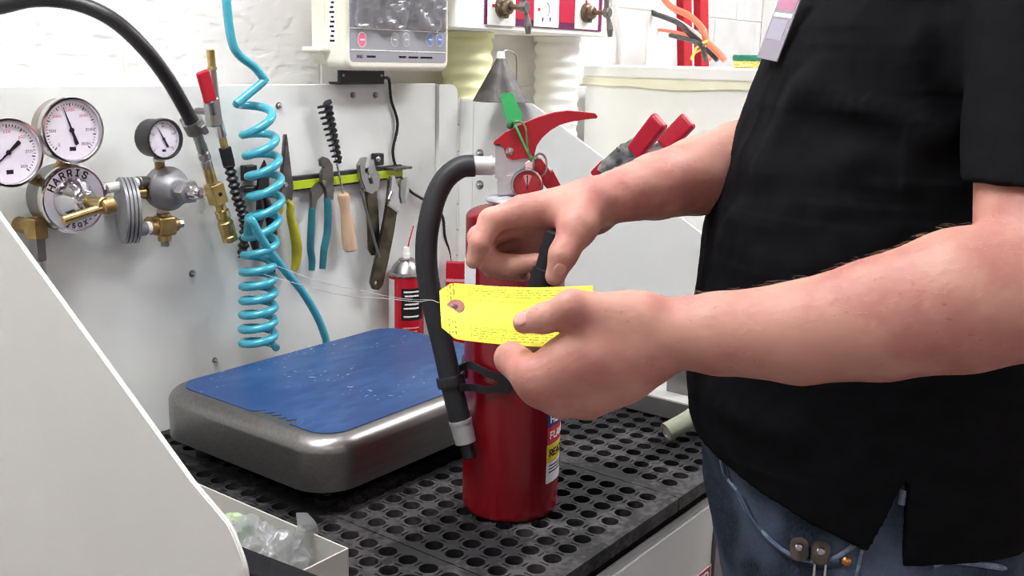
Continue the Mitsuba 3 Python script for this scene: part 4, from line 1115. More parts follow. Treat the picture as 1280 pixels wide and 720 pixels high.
# valve
def side(pts, df, th, c=0.0):
    """A part drawn in side view: outline in the upright plane through the axis, th thick, centred df in front of (-) or behind it."""
    q = [ep(x, y, df) for x, y in pts]
    o = ep(640, 200, df)
    p = Polygon([((a - o) @ ux, (a - o)[2]) for a in q])
    m = extr(p if p.is_valid else p.buffer(0), -th / 2, th / 2, c)
    M_ = np.eye(4)
    M_[:3, 0], M_[:3, 1], M_[:3, 2], M_[:3, 3] = ux, (0, 0, 1), -uy, o
    return put(m, M_)
add('valve_body', cat_(side([(620, 181), (640, 181), (662, 196), (664, 214), (654, 220), (654, 243), (622, 243), (622, 222), (619, 221), (619, 192)], 0, 0.028, 0.002), side([(634, 219), (655, 219), (655, 242), (634, 242)], -0.012, 0.016, 0.0015)), 'alu', ext, smooth=False)
pa, pb = ep(626, 207), ep(591, 207)
d = unit(pb - pa)
L = np.linalg.norm(pb - pa)
add('hose_coupling', put(lathe([(0, 0), (0.0115, 0), (0.0115, L * 0.30), (0.0128, L * 0.31), (0.0128, L * 0.36), (0.0122, L * 0.40), (0.0122, L), (0.010, L + 0.001), (0, L + 0.001)], 32), frame(pa, d)), 'alu_dull', ext)
# gauge facing the camera
gc = ep(659, 231, -0.034)
mg = frame(gc, -uy, ux)
pr('dial_red', lin(168, 24, 44), 0.5)
gx = add('gauge', put(lathe([(0, -0.022), (0.010, -0.022), (0.011, -0.012), (0.0195, -0.009), (0.0205, -0.002), (0.0195, 0.001), (0.0178, 0.0012), (0.0172, -0.001)], 40), mg), 'chrome', ext)
add('dial', put(cyl(0.0175, -0.005, -0.0030, 40), mg), 'dial_red', gx)
wd = Polygon([(0, -0.004)] + [(0.0135 * math.cos(s), -0.004 + 0.0165 * math.sin(s)) for s in np.linspace(1.15, 1.99, 8)])
pr('dial_pale', lin(222, 150, 160), 0.5)
add('dial_sector', put(extr(wd, -0.0029, -0.0026), mg), 'dial_pale', gx, smooth=False)
add('needle', put(bx(-0.0007, 0.0007, -0.006, 0.0115, -0.0024, -0.0019), mg), 'ink', gx, smooth=False)
add('lens', put(lathe([(0, 0.0005), (0.012, 0.0003), (0.0172, -0.0005)], 32), mg), 'lens', gx)
# lever: a folded channel, narrow at its end
lev = [(617, 178), (631, 166), (650, 156), (672, 147), (692, 141), (710, 138.5), (728, 140), (744, 142), (746, 145), (744, 148), (730, 149.5), (715, 152), (700, 156), (688, 163), (678, 172), (671, 182), (668.5, 191), (668, 197), (655, 198), (640, 200), (633, 196), (629, 184), (626, 181)]
lv = add('lever', cat_(side(lev, -0.0155, 0.002, 0.0004), side(lev, 0.0155, 0.002, 0.0004)), 'lever_red', ext, smooth=False)
top = [(617, 178), (631, 166), (650, 156), (672, 147), (692, 141), (710, 138.5), (728, 140), (744, 142), (746, 145), (744, 147.5), (728, 146), (710, 144.5), (692, 147), (672, 153), (650, 162), (631, 172), (619, 181)]
add('top_web', side(top, 0, 0.0325, 0.001), 'lever_red', lv, smooth=False)
rc = ep(637, 189, -0.0165)
add('rivet', put(lathe([(0, -0.002), (0.0055, -0.001), (0.0050, 0.0015), (0.003, 0.0025), (0, 0.003)], 24), frame(rc, -uy)), 'chrome', lv)
hd = [(660, 200), (668, 196), (677, 199), (688, 214), (691, 213), (701, 232), (722, 250), (728, 262), (716, 262), (694, 246), (672, 222), (663, 214)]
add('carry_handle', side(hd, 0, 0.024, 0.0015), 'lever_red', ext, smooth=False)
# pull pin with its ring, green seal with a tag
pc = ep(662, 206, -0.018)
pin = add('pull_pin', cat_(put(cyl(0.0022, -0.006, 0.042, 12), frame(pc, uy)), put(cyl(0.0062, -0.010, -0.002, 20, 0.001), frame(pc, uy))), 'chrome', ext)
mr = frame(ep(674.5, 207, -0.024), -uy * 0.93 + ux * 0.45, (0, 0, 1))
add('ring', put(tube([(0.0150 * math.cos(s), 0.0098 * math.sin(s), 0) for s in np.linspace(0, 2 * math.pi, 40)], 0.0014, 10), mr), 'chrome', pin)
pr('seal_green', lin(62, 182, 104), 0.4)
pr('seal_dark', lin(34, 92, 52), 0.45)
pr('seal_cord', mottled(lin(110, 128, 84), lin(60, 104, 58), 300), 0.6)
t = thing('green_seal_tag', 'green plastic seal tag tied to the extinguisher pull pin', 'seal tag')
dg = -0.026
add('tag', side([(625.5, 118), (627, 117), (639, 116), (641.5, 117.5), (652, 141), (653, 146), (650, 153), (639, 155), (634, 152), (631, 146)], dg, 0.0014, 0.0004), 'seal_green', t, smooth=False)
add('lock', put(rbox(0.009, 0.008, 0.010, 0.003, 12), frame(ep(638, 156, dg), ux * 0.5 + np.array([0, 0, 1]))), 'seal_dark', t)
add('strap', tube(spline([ep(641, 152, dg), ep(648, 165, dg - 0.001), ep(656, 182, dg + 0.0), ep(663, 196, dg), ep(667, 203, dg), ep(664, 208, dg + 0.002)], 8), 0.0014, 10, oval=1.0), 'seal_green', t)
add('cord', tube(spline([ep(641, 153, dg), ep(650, 152, dg - 0.002), ep(657, 160, dg - 0.003), ep(659, 176, dg - 0.003), ep(661, 190, dg - 0.003), ep(668, 199, dg - 0.002), ep(672, 196, dg)], 8), 0.0012, 8), 'seal_cord', t)
add('knot', put(rbox(0.007, 0.007, 0.012, 0.003, 12), frame(ep(665, 202, dg + 0.002), (0, 0, 1))), 'seal_dark', t)

# hose, ferrule, nozzle
hq = [(593, 207, 0), (576, 209, -0.002), (558, 222, -0.006), (545, 245, -0.012), (537, 275, -0.02), (533, 305, -0.026), (534, 340, -0.032), (541, 380, -0.038), (552, 425, -0.044), (561, 465, -0.050), (569, 500, -0.056), (576, 528, -0.060)]
hose = spline([ep(*p) for p in hq], 10)
add('hose', tube(hose, 0.0142, 24), 'rubber_hose', ext)
dn = unit(hose[-1] - hose[-6])
he = hose[-1]
add('ferrule', put(lathe([(0, -0.004), (0.0152, -0.004), (0.0152, 0.001), (0.0142, 0.003), (0.0142, 0.018), (0.0136, 0.020), (0.0136, 0.027), (0.0120, 0.028), (0, 0.028)], 32), frame(he, dn)), 'alu_dull', ext)
add('nozzle', put(lathe([(0, 0.026), (0.0088, 0.026), (0.0092, 0.046), (0.0085, 0.048), (0.006, 0.048), (0.005, 0.040), (0, 0.040)], 28), frame(he, dn)), 'black_plastic', ext)
# strap: band round the cylinder, two arms and a clip ring round the hose
def onbody(phi, z, r=RE):
    return AX + r * (math.sin(phi) * ux - math.cos(phi) * uy) + np.array([0, 0, z])
def curved(phi0, phi1, z0, z1, r, th=0.0006, n=24):
    ph = np.linspace(phi0, phi1, n)
    g = np.stack([np.stack([onbody(p, z, r) for z in (z0, z1)]) for p in ph])
    return sheet(g, th)[0]
zb_ = ep(650, 477, -RE)[2] - ZB
band = add('hose_strap', curved(-0.22, 5.1, zb_ - 0.0105, zb_ + 0.0105, RE + 0.0017, 0.003, 72), 'black_plastic', ext, smooth=40)
k = int(np.argmin(np.abs(hose[:, 2] - (ep(562, 476, -0.05)[2]))))
hc, hd_ = hose[k], unit(hose[k + 2] - hose[k - 2])
add('clip_ring', put(lathe([(0.0143, -0.007), (0.0178, -0.007), (0.0185, -0.004), (0.0185, 0.004), (0.0178, 0.007), (0.0143, 0.007)], 36), frame(hc, hd_)), 'black_plastic', band, smooth=40)
for pts, hw in (([hc + ux * 0.010 - uy * 0.012 + [0, 0, 0.020], onbody(-0.80, zb_ + 0.017, RE + 0.012), onbody(-0.5, zb_ + 0.010, RE + 0.006), onbody(-0.18, zb_ + 0.0045, RE + 0.0042)], 0.0050),
                ([hc + ux * 0.012 - uy * 0.014 + [0, 0, -0.004], onbody(-0.72, zb_ - 0.012, RE + 0.012), onbody(-0.45, zb_ - 0.0125, RE + 0.006), onbody(-0.18, zb_ - 0.0055, RE + 0.0042)], 0.0048)):
    q = spline(pts, 8)
    g = np.stack([q - [0, 0, hw], q + [0, 0, hw]], 1)
    add('strap_arm', sheet(g, 0.0028)[0], 'black_plastic', band, smooth=40)
add('strap_post', sheet(np.stack([[onbody(p, zb_ - 0.015, RE + 0.0042), onbody(p, zb_ + 0.009, RE + 0.0042)] for p in np.linspace(-0.24, -0.06, 5)]), 0.0030)[0], 'black_plastic', band, smooth=40)
# rating label wrapped round the right flank: four bands with their words
pr('lab_blue', lin(36, 50, 110), 0.4)
pr('lab_red', lin(190, 30, 56), 0.4)
pr('lab_yellow', lin(214, 190, 48), 0.4)
pr('lab_white', lin(222, 220, 222), 0.45)
ph0 = 0.80
lb = thing('hazard_label', 'hazard rating label in blue, red, yellow and white bands on the extinguisher flank', 'label')
zz = [ep(690, y, -0.02)[2] - ZB for y in (509, 526, 548, 570, 596)]
def wrapped(s, h, phi, z, bold=True):
    m = text(s, h, 0.0004, bold, center=False)
    m = m.subdivide_to_size(0.006) if hasattr(m, 'subdivide_to_size') else m
    v = m.vertices
    v = np.array([onbody(phi + x / RE, z + y, RE + 0.0009 + w) for x, y, w in v])
    return trimesh.Trimesh(v, m.faces, process=False)
for i, (mat, word, ink) in enumerate((('lab_blue', 'HEALTH', 'tape_white'), ('lab_red', 'FLAMMABILITY', 'tape_white'), ('lab_yellow', 'REACTIVITY', 'ink'), ('lab_white', None, 'ink'))):
    b_ = add('band', curved(ph0, ph0 + 1.25, zz[i + 1] + 0.0004, zz[i] - 0.0004, RE + 0.0006), mat, lb)
    if word:
        add('lettering', wrapped(word, 0.0098, ph0 + 0.06, (zz[i] + zz[i + 1]) / 2 - 0.005), ink, b_, smooth=False)
    else:
        for k in range(3):
            add('printed_line', curved(ph0 + 0.07, ph0 + 0.95, zz[i] - 0.0060 - k * 0.0045, zz[i] - 0.0045 - k * 0.0045, RE + 0.0012, 0.0003, 16), ink, b_)
# white label edge on the left flank
add('side_label', curved(-2.0, -0.86, ep(585, 415, -0.03)[2] - ZB, ep(585, 327, -0.03)[2] - ZB, RE + 0.0006), 'lab_white', ext, label='white label on the left flank')

# ---- aerosol can behind the scale
pr('can_red', lin(176, 18, 36), 0.3, spec=0.5)
pr('can_grey', lin(196, 194, 188), 0.35)
ac = np.array([1.4296, 1.337, ZB])
t = thing('aerosol_can', 'red aerosol can with a black text label and a thin red straw', 'spray can')
zc = at(508, 350, Y=1.30)[2] - ZB
Rc = 0.0345
add('body', move(lathe([(0, 0), (Rc - 0.002, 0), (Rc, 0.003), (Rc, zc), (0, zc)], 48), *ac), 'can_red', t)
add('dome', move(lathe([(Rc - 0.001, zc - 0.001), (Rc + 0.002, zc), (Rc + 0.0025, zc + 0.003), (Rc + 0.0005, zc + 0.005), (Rc - 0.003, zc + 0.006), (Rc - 0.008, zc + 0.018), (Rc - 0.015, zc + 0.0255), (Rc - 0.0155, zc + 0.027), (0.0155, zc + 0.0285), (0.0155, zc + 0.0315), (0.013, zc + 0.0325), (0.006, zc + 0.0335), (0, zc + 0.034)], 48), *ac), 'steel', t)
add('nozzle', move(lathe([(0.0075, zc + 0.032), (0.0078, zc + 0.042), (0.0065, zc + 0.0425), (0.0062, zc + 0.053), (0.005, zc + 0.055), (0, zc + 0.055)], 24), *ac), 'tape_white', t)
sp = ac + [0, 0, zc + 0.05]
add('straw', tube(spline([sp + [0.001, -0.002, 0], at(512, 300, Y=1.33), at(517, 282, Y=1.33)], 6), 0.0013, 8), 'lab_red', t)
def oncan(phi, z, r):
    return ac + r * (math.sin(phi) * ux - math.cos(phi) * uy) + np.array([0, 0, z])
def canpatch(p0, p1, z0, z1, r, mat, name, lab=None):
    g = np.stack([np.stack([oncan(p, z, r) for z in (z0, z1)]) for p in np.linspace(p0, p1, 16)])
    add(name, sheet(g, 0.0004)[0], mat, t, label=lab)
canpatch(-1.5, -0.62, 0.004, zc - 0.006, Rc + 0.0003, 'can_grey', 'grey_band')
zt = at(525, 358, Y=1.31)[2] - ZB; zl = at(525, 397, Y=1.31)[2] - ZB
canpatch(-0.18, 1.2, zl, zt, Rc + 0.0003, 'black_matte', 'black_label')
for k in range(7):
    if k in (2, 5):
        continue
    z = zt - 0.008 - k * (zt - zl - 0.014) / 6
    canpatch(-0.05 + 0.06 * (k % 2), 0.85, z, z + 0.0032, Rc + 0.0007, 'tape_white', 'printed_line')
for k in range(4):
    canpatch(-0.1, 0.9 - 0.15 * (k % 2), zl - 0.017 - k * 0.0075, zl - 0.0145 - k * 0.0075, Rc + 0.0006, 'dial_pale', 'printed_line')
# ---- red box in the corner
t = thing('red_box', 'flat red box standing in the corner behind the extinguisher hose', 'box')
c = np.array([1.592, 1.333])
zt = at(560, 327, F=c @ _f0[:2])[2]
m = move(rbox(0.062, 0.020, zt - ZB, 0.0015, 8), 0, 0, 0)
m.apply_transform(np.array([[ux[0], uy[0], 0, c[0]], [ux[1], uy[1], 0, c[1]], [0, 0, 1, (zt + ZB) / 2], [0, 0, 0, 1.0]]))
add('carton', m, 'can_red', t, smooth=False)
m = bx(-0.0312, 0.0312, -0.0106, 0.0104, -0.006, 0.0, 0)
m.apply_transform(np.array([[ux[0], uy[0], 0, c[0]], [ux[1], uy[1], 0, c[1]], [0, 0, 1, zt - 0.035], [0, 0, 0, 1.0]]))
add('stripe', m, 'dial_pale', t, smooth=False)

# ---- steel fixture with a perforated plate
pr('fixture_grey', mottled(lin(136, 134, 132), lin(120, 118, 117), 20), 0.4, 0.6)
pr('plate_light', lin(206, 204, 200), 0.4, 0.3)
t = thing('steel_fixture', 'grey steel fixture with a perforated plate and upright post on the rubber mat', 'fixture')
add('front_bar', bx(1.485, 1.4905, 0.66, 1.06, ZB, 0.8335, 0.0012), 'fixture_grey', t, smooth=False)
p = sbox(1.491, 0.665, 1.622, 1.055)
hs = []
for (hx, hy) in ((780, 498), (810, 485.5), (820, 509), (826, 499.5)):
    q = at(hx, hy, Z=0.8325)
    hs.append(affinity.scale(Point(q[0], q[1]).buffer(0.0075, quad_segs=6), 1.0, 1.0))
for i in range(3):
    for j in range(5):
        hs.append(Point(1.515 + 0.042 * i, 0.91 + 0.03 * j).buffer(0.006, quad_segs=5))
add('perforated_plate', extr(p.difference(unary_union(hs)), 0.8285, 0.8325), 'plate_light', t, smooth=False)
add('plate_support', bx(1.4915, 1.6, 0.67, 1.05, ZB, 0.8012, 0), 'black_metal', t, smooth=False)
add('back_bar', bx(1.596, 1.622, 0.665, 1.055, 0.833, 0.852, 0.001), 'fixture_grey', t, smooth=False)
add('post', bx(1.530, 1.5335, 0.757, 0.8035, 0.833, 0.955, 0.001), 'fixture_grey', t, smooth=False)
add('post_flange', bx(1.5338, 1.575, 0.757, 0.7605, 0.833, 0.955, 0.001), 'fixture_grey', t, smooth=False)
# ---- clear braided hose
def braid(p, n, uv):
    a = p.x * 900 + p.z * 500
    w = dr.sin(p.x * 1500 + p.z * 1700) * dr.sin(p.x * 1500 - p.y * 1700)
    return mikit.mix(lin(132, 138, 116), lin(176, 180, 160), mikit.smoothstep(-0.2, 0.5, w))
pr('braided', mikit.proc(braid), 0.25, spec=0.6)
t = thing('clear_hose', 'clear braided hose lying on the rubber mat in front of the steel post', 'hose')
a, b, c_ = at(833, 540, Z=ZB + 0.017), at(890, 503, Z=ZB + 0.057), np.array([1.70, 0.50, 0.86])
d = unit(b - a)
hp = spline([a, (a + b) / 2 + [0, 0, -0.004], b, b + d * 0.12 + [0, -0.03, 0.0]], 10)
add('tube', tube(hp, 0.0152, 24, ends=False), 'braided', t)
add('bore', put(cyl(0.0148, 0.001, 0.006, 24), frame(hp[0], hp[1] - hp[0])), 'can_grey', t)
add('end_lip', put(lathe([(0.0110, 0.0012), (0.0115, -0.0005), (0.0152, -0.0005), (0.0152, 0.0012)], 28), frame(hp[0], hp[1] - hp[0])), 'braided', t)

# ---- yellow inspection tag held in the left hand, with its wire
def tag_print(p, n, uv):
    u, v = uv.x, uv.y
    yel = mikit.mix(lin(222, 221, 78), lin(228, 227, 92), mikit.noise(u * 6, v * 4, 0))
    row = dr.floor(v * 26)
    inrow = mikit.smoothstep(0.30, 0.38, v * 26 - row) * (1 - mikit.smoothstep(0.62, 0.70, v * 26 - row))
    dash = mikit.smoothstep(0.46, 0.52, mikit.noise(u * 110, row * 7.3, 2.0))
    rows = dr.select(((row >= 21) & (row <= 24)) | ((row >= 1) & (row <= 5)), 1.0, 0.0)
    long_ = dr.select((u > 0.205) & (u < 0.97 - 0.25 * mikit.cell_rand(row, 3.0)), 1.0, 0.0)
    ink = inrow * dash * rows * long_
    frame_l = (1 - mikit.smoothstep(0.0016, 0.003, dr.abs(u - 0.195))) * dr.select((v > 0.05) & (v < 0.95), 0.7, 0.0) * mikit.smoothstep(0.3, 0.5, mikit.noise(v * 60, 1.0, 4.0))
    frame_h = (1 - mikit.smoothstep(0.004, 0.008, dr.abs(v - 0.74))) * dr.select(u > 0.2, 0.6, 0.0) + (1 - mikit.smoothstep(0.004, 0.008, dr.abs(v - 0.24))) * dr.select(u > 0.2, 0.5, 0.0)
    col = dr.floor(u * 48)
    side_ = mikit.smoothstep(0.3, 0.4, u * 48 - col) * (1 - mikit.smoothstep(0.7, 0.8, u * 48 - col)) * dr.select((col >= 2) & (col <= 4), 1.0, 0.0) * mikit.smoothstep(0.5, 0.56, mikit.noise(v * 46, col * 3.1, 6.0)) * dr.select((v < 0.32) | (v > 0.68), 1.0, 0.0)
    return mikit.mix(yel, lin(104, 100, 40), dr.clip(ink * 0.8 + frame_l + frame_h + side_, 0, 1) * 0.85)
scene['tag_yellow'] = {'type': 'twosided', 'bsdf': {'type': 'diffuse', 'reflectance': mikit.proc(tag_print)}}
TG = [np.array(at(x, y, D=d)) for x, y, d in ((548, 352, 0.925), (741, 357, 0.905), (553, 422, 0.888), (744, 434, 0.866))]
nu, nv = 40, 14
G = np.zeros((nu, nv, 3))
nrm = unit(np.cross(TG[1] - TG[0], TG[2] - TG[0]))
nrm = nrm if nrm @ FWD < 0 else -nrm
def tagpt(u, v):
    """u from the eyelet end, v from the lower edge."""
    a = TG[2] * (1 - v) + TG[0] * v
    b = TG[3] * (1 - v) + TG[1] * v
    return a * (1 - u) + b * u - nrm * 0.0055 * math.sin(math.pi * u) + nrm * 0.0016 * math.sin(math.pi * 2 * v)
for i in range(nu):
    for j in range(nv):
        u, v = i / (nu - 1), j / (nv - 1)
        cut_ = 0.16 * max(0.0, 1 - u / 0.085)           # the two clipped corners
        G[i, j] = tagpt(u, cut_ + v * (1 - 2 * cut_))
m, _ = sheet(G, 0.0006)
uvs = []
for i in range(nu):
    for j in range(nv):
        u, v = i / (nu - 1), j / (nv - 1)
        cut_ = 0.16 * max(0.0, 1 - u / 0.085)
        uvs.append((u, cut_ + v * (1 - 2 * cut_)))
t = thing('inspection_tag', 'yellow paper inspection tag with a wire, held in the left hand', 'tag')
add('card', m, 'tag_yellow', t, smooth=True, uv=np.array(uvs + uvs))
pr('eyelet', lin(140, 76, 64), 0.6)
pr('eyelet_dark', lin(70, 22, 34), 0.7)
ec = tagpt(0.098, 0.565)
me = frame(ec, nrm, TG[1] - TG[0])
add('eyelet', put(lathe([(0.0026, 0.0005), (0.0028, 0.0010), (0.0082, 0.0010), (0.0085, 0.0004)], 32), me), 'eyelet', t)
add('eyelet_hole', put(cyl(0.0027, 0.0004, 0.0008, 20), me), 'eyelet_dark', t)
w0 = spline([ec + nrm * 0.0015, at(556, 377, D=0.915), at(548, 378, D=0.92), at(538, 375, D=0.93), at(520, 377, D=0.95), at(480, 373, D=0.99), at(430, 369, D=1.04), at(380, 357, D=1.10), at(330, 343, D=1.16)], 10)
w1 = spline([at(538, 375, D=0.932), at(500, 373, D=0.98), at(450, 363, D=1.03), at(400, 352, D=1.08), at(345, 332, D=1.15)], 10)
add('wire', tube(w0, 0.00042, 6), 'chrome', t)
add('wire', tube(w1, 0.00042, 6), 'chrome', t)
# ================================================================ the person
# Solids are distance fields in the frame (level right u, level away v, up z), meshed with surface nets.
def W(p):
    p = np.asarray(p, float)
    return p[..., :1] * _r0 + p[..., 1:2] * _f0 + p[..., 2:3] * np.array([0, 0, 1.0])
def U(p):
    p = np.asarray(p, float)
    return np.stack([p @ _r0, p @ _f0, p[..., 2]], -1)
def J(px, py, D):
    return U(at(px, py, D=D))

class Field:
    BIG = 0.03
    def __init__(self):
        self.prims = []
    def cap(self, a, b, ra, rb, k=0.006, flat=None):
        a, b = np.asarray(a, float), np.asarray(b, float)
        def fn(P):
            ab = b - a
            t = np.clip(((P - a) @ ab) / (ab @ ab + 1e-12), 0, 1)
            q = P - (a + t[..., None] * ab)
            if flat is not None:                # squeezed along one direction: (direction, factor)
                d = unit(flat[0])
                q = q + (q @ d)[..., None] * d * (1 / flat[1] - 1)
            return np.linalg.norm(q, axis=-1) - (ra + (rb - ra) * t)
        r = max(ra, rb)
        self.prims.append((fn, np.minimum(a, b) - r, np.maximum(a, b) + r, k))
        return self
    def ell(self, c, r, k=0.006, R=None):
        c, r = np.asarray(c, float), np.asarray(r, float)
        def fn(P):
            q = P - c
            if R is not None:
                q = q @ R
            n = np.linalg.norm(q / r, axis=-1)
            g = np.linalg.norm(q / r**2, axis=-1)
            return n * (n - 1) / (g + 1e-9)
        m = r.max() if R is not None else r
        self.prims.append((fn, c - m, c + m, k))
        return self
    def raw(self, fn, lo, hi, k=0.006):
        self.prims.append((fn, np.asarray(lo, float), np.asarray(hi, float), k))
        return self
    @staticmethod
    def smin(a, b, k):
        if k <= 0:
            return np.minimum(a, b)
        h = np.maximum(k - np.abs(a - b), 0) / k
        return np.minimum(a, b) - h * h * k * 0.25
    def __call__(self, P):
        P = np.asarray(P, float)
        out = np.full(P.shape[:-1], self.BIG)
        for fn, lo, hi, k in self.prims:
            m = np.all((P > lo - self.BIG) & (P < hi + self.BIG), axis=-1)
            if m.any():
                out[m] = self.smin(out[m], fn(P[m]), k)
        return out
    def grid(self, lo, hi, h):
        lo = np.asarray(lo, float)
        n = np.ceil((np.asarray(hi) - lo) / h).astype(int) + 1
        F = np.full(n, self.BIG, np.float32)
        for fn, a, b, k in self.prims:
            i0 = np.clip(np.floor((a - self.BIG - lo) / h).astype(int), 0, n - 1)
            i1 = np.clip(np.ceil((b + self.BIG - lo) / h).astype(int) + 1, 1, n)
            if np.any(i1 <= i0):
                continue
            ax = [lo[d] + h * np.arange(i0[d], i1[d]) for d in range(3)]
            s = tuple(slice(i0[d], i1[d]) for d in range(3))
            P = np.stack(np.meshgrid(*ax, indexing='ij'), -1)
            F[s] = self.smin(F[s], fn(P), k)
        return F

def nets(F, lo, h):
    """Surface nets of the zero level of the grid F; vertices in the grid's frame."""
    S = F < 0
    c = [(i, j, k) for i in (0, 1) for j in (0, 1) for k in (0, 1)]
    def sub(A, i, j, k):
        return A[i:A.shape[0] - 1 + i, j:A.shape[1] - 1 + j, k:A.shape[2] - 1 + k]
    cnt = sum(sub(S, *x).astype(np.int8) for x in c)
    act = (cnt > 0) & (cnt < 8)
    I = np.argwhere(act)
    idx = np.full(act.shape, -1, np.int32)
    idx[act] = np.arange(len(I))
    val = {x: F[I[:, 0] + x[0], I[:, 1] + x[1], I[:, 2] + x[2]].astype(float) for x in c}
    pos, num = np.zeros((len(I), 3)), np.zeros(len(I))
    for a in c:
        for d in range(3):
            if a[d] == 0:
                b = list(a); b[d] = 1; b = tuple(b)
                m = (val[a] < 0) != (val[b] < 0)
                t = np.where(m, val[a] / np.where(m, val[a] - val[b], 1), 0)
                p = np.tile(np.array(a, float), (len(I), 1))
                p[:, d] += t
                pos += p * m[:, None]
                num += m
    V = (I + pos / num[:, None]) * h + np.asarray(lo)
    faces = []
    for d in range(3):
        e, f = (d + 1) % 3, (d + 2) % 3
        s0 = [slice(None)] * 3; s1 = [slice(None)] * 3
        s0[d], s1[d] = slice(0, -1), slice(1, None)
        A, B = S[tuple(s0)], S[tuple(s1)]
        E = np.argwhere(A != B)
        E = E[(E[:, e] > 0) & (E[:, f] > 0) & (E[:, e] < S.shape[e] - 1) & (E[:, f] < S.shape[f] - 1)]
        ins = S[E[:, 0], E[:, 1], E[:, 2]]
        q = []
        for de, df in ((-1, -1), (0, -1), (0, 0), (-1, 0)):
            k = E.copy(); k[:, e] += de; k[:, f] += df
            q.append(idx[k[:, 0], k[:, 1], k[:, 2]])
        q = np.stack(q, 1)
        q[~ins] = q[~ins][:, ::-1]
        faces.append(q)
    q = np.vstack(faces)
    return trimesh.Trimesh(V, np.vstack([q[:, [0, 1, 2]], q[:, [0, 2, 3]]]), process=False)

def relax(m, fld, n=2):
    """Moves the vertices onto the field's exact zero level."""
    v, e = m.vertices.copy(), 1e-3
    for _ in range(n):
        f = fld(v)
        g = np.stack([fld(v + np.eye(3)[k] * e) - fld(v - np.eye(3)[k] * e) for k in range(3)], 1) / (2 * e)
        l = np.linalg.norm(g, axis=1, keepdims=True)
        ok = (np.abs(f) < 0.004) & (l[:, 0] > 0.4)
        v[ok] -= (f[:, None] * g / np.maximum(l, 0.4) ** 2)[ok] * 0.9
    return trimesh.Trimesh(v, m.faces, process=False)

def hit(fld, px, py, near=0.6, far=1.5):
    """The first point of a field along the line of sight measured at a pixel, in world coordinates."""
    d = np.linspace(near, far, 1800)
    P = at(px, py, D=1.0)
    P = CAM + (P - CAM) * d[:, None]
    f = fld(U(P))
    k = np.argmax(f < 0)
    if f[k] >= 0:
        k = int(np.argmin(f))
        return P[k]
    t = f[k - 1] / (f[k - 1] - f[k] + 1e-12)
    return P[k - 1] * (1 - t) + P[k] * t

# ---- torso outline: front edge measured from the photograph, the rest by proportion
VC = 1.11
rows = [(1005, 0), (985, 30), (960, 75), (940, 130), (922, 180), (905, 220), (893, 260), (885, 290), (880, 330), (872, 390), (866, 440), (862, 480), (864, 520), (872, 545)]
fr = np.array([U(at(x, y, F=VC))[[0, 2]] for x, y in rows])[::-1]          # (u, z) rising
fz = np.concatenate([[0.90], fr[:, 1], [1.50, 1.545, 1.58]])
fu = np.concatenate([[fr[0, 0] + 0.004], fr[:, 0], [0.325, 0.38, 0.40]])
bz_, bu = [0.88, 1.0, 1.15, 1.30, 1.42, 1.50, 1.56, 1.60], [0.600, 0.605, 0.612, 0.618, 0.61, 0.585, 0.53, 0.51]
wz, ww = [0.88, 1.0, 1.12, 1.25, 1.36, 1.44, 1.50, 1.54, 1.58], [0.188, 0.190, 0.196, 0.192, 0.186, 0.182, 0.160, 0.115, 0.07]
def loft(off=0.0, zlo=0.9, zhi=1.56, fz=fz, fu=fu, bz=bz_, bu=bu, wz=wz, ww=ww, n=2.35):
    def fn(P):
        z = np.clip(P[..., 2], zlo, zhi)
        f, b, w = np.interp(z, fz, fu), np.interp(z, bz, bu), np.interp(z, wz, ww)
        c = f + (b - f) * 0.52
        a = np.where(P[..., 0] < c, c - f, b - c) + off
        x, y = np.abs(P[..., 0] - c) / a, np.abs(P[..., 1] - VC) / (w + off)
        r = (x**n + y**n) ** (1 / n)
        d = (r - 1) * np.minimum(a, w + off) * 0.92
        return np.maximum(d, np.maximum(zlo - P[..., 2], P[..., 2] - zhi))
    return fn

# ---- joints
shL, elL = np.array([0.468, 0.950, 1.505]), J(1296, 360, 0.79)
m1, m2, wrL = J(1150, 389, 0.812), J(1000, 417, 0.832), J(832, 415, 0.852)
shR, elR = np.array([0.470, 1.285, 1.505]), J(972, 190, 1.235)
n1, n2, wrR = J(925, 205, 1.19), J(872, 220, 1.145), J(768, 246, 1.062)

body = Field()
body.raw(loft(-0.014, 0.93, 1.55), [0.18, 0.90, 0.78], [0.66, 1.32, 1.60], 0.01)
for s in (-1, 1):                                               # legs inside the jeans
    body.cap((0.41, VC + s * 0.085, 0.97), (0.41, VC + s * 0.095, 0.48), 0.078, 0.054, 0.02)
    body.cap((0.41, VC + s * 0.095, 0.48), (0.42, VC + s * 0.10, 0.07), 0.052, 0.034, 0.02)
body.cap((0.45, VC, 1.50), (0.425, VC, 1.63), 0.066, 0.060, 0.03)       # neck
hc_ = np.array([0.405, VC, 1.725])
body.ell(hc_, (0.098, 0.077, 0.118), 0.02).ell(hc_ + [-0.045, 0, -0.055], (0.055, 0.056, 0.068), 0.03).ell(hc_ + [-0.078, 0, -0.095], (0.022, 0.026, 0.020), 0.02)
body.cap(hc_ + [-0.098, 0, 0.0], hc_ + [-0.122, 0, -0.038], 0.009, 0.013, 0.012)
body.cap(hc_ + [-0.088, -0.035, 0.018], hc_ + [-0.088, 0.035, 0.018], 0.012, 0.012, 0.014)
body.ell(hc_ + [-0.092, 0, -0.068], (0.012, 0.026, 0.008), 0.008)
for s in (-1, 1):
    body.ell(hc_ + [0.01, s * 0.079, -0.015], (0.020, 0.009, 0.032), 0.006)
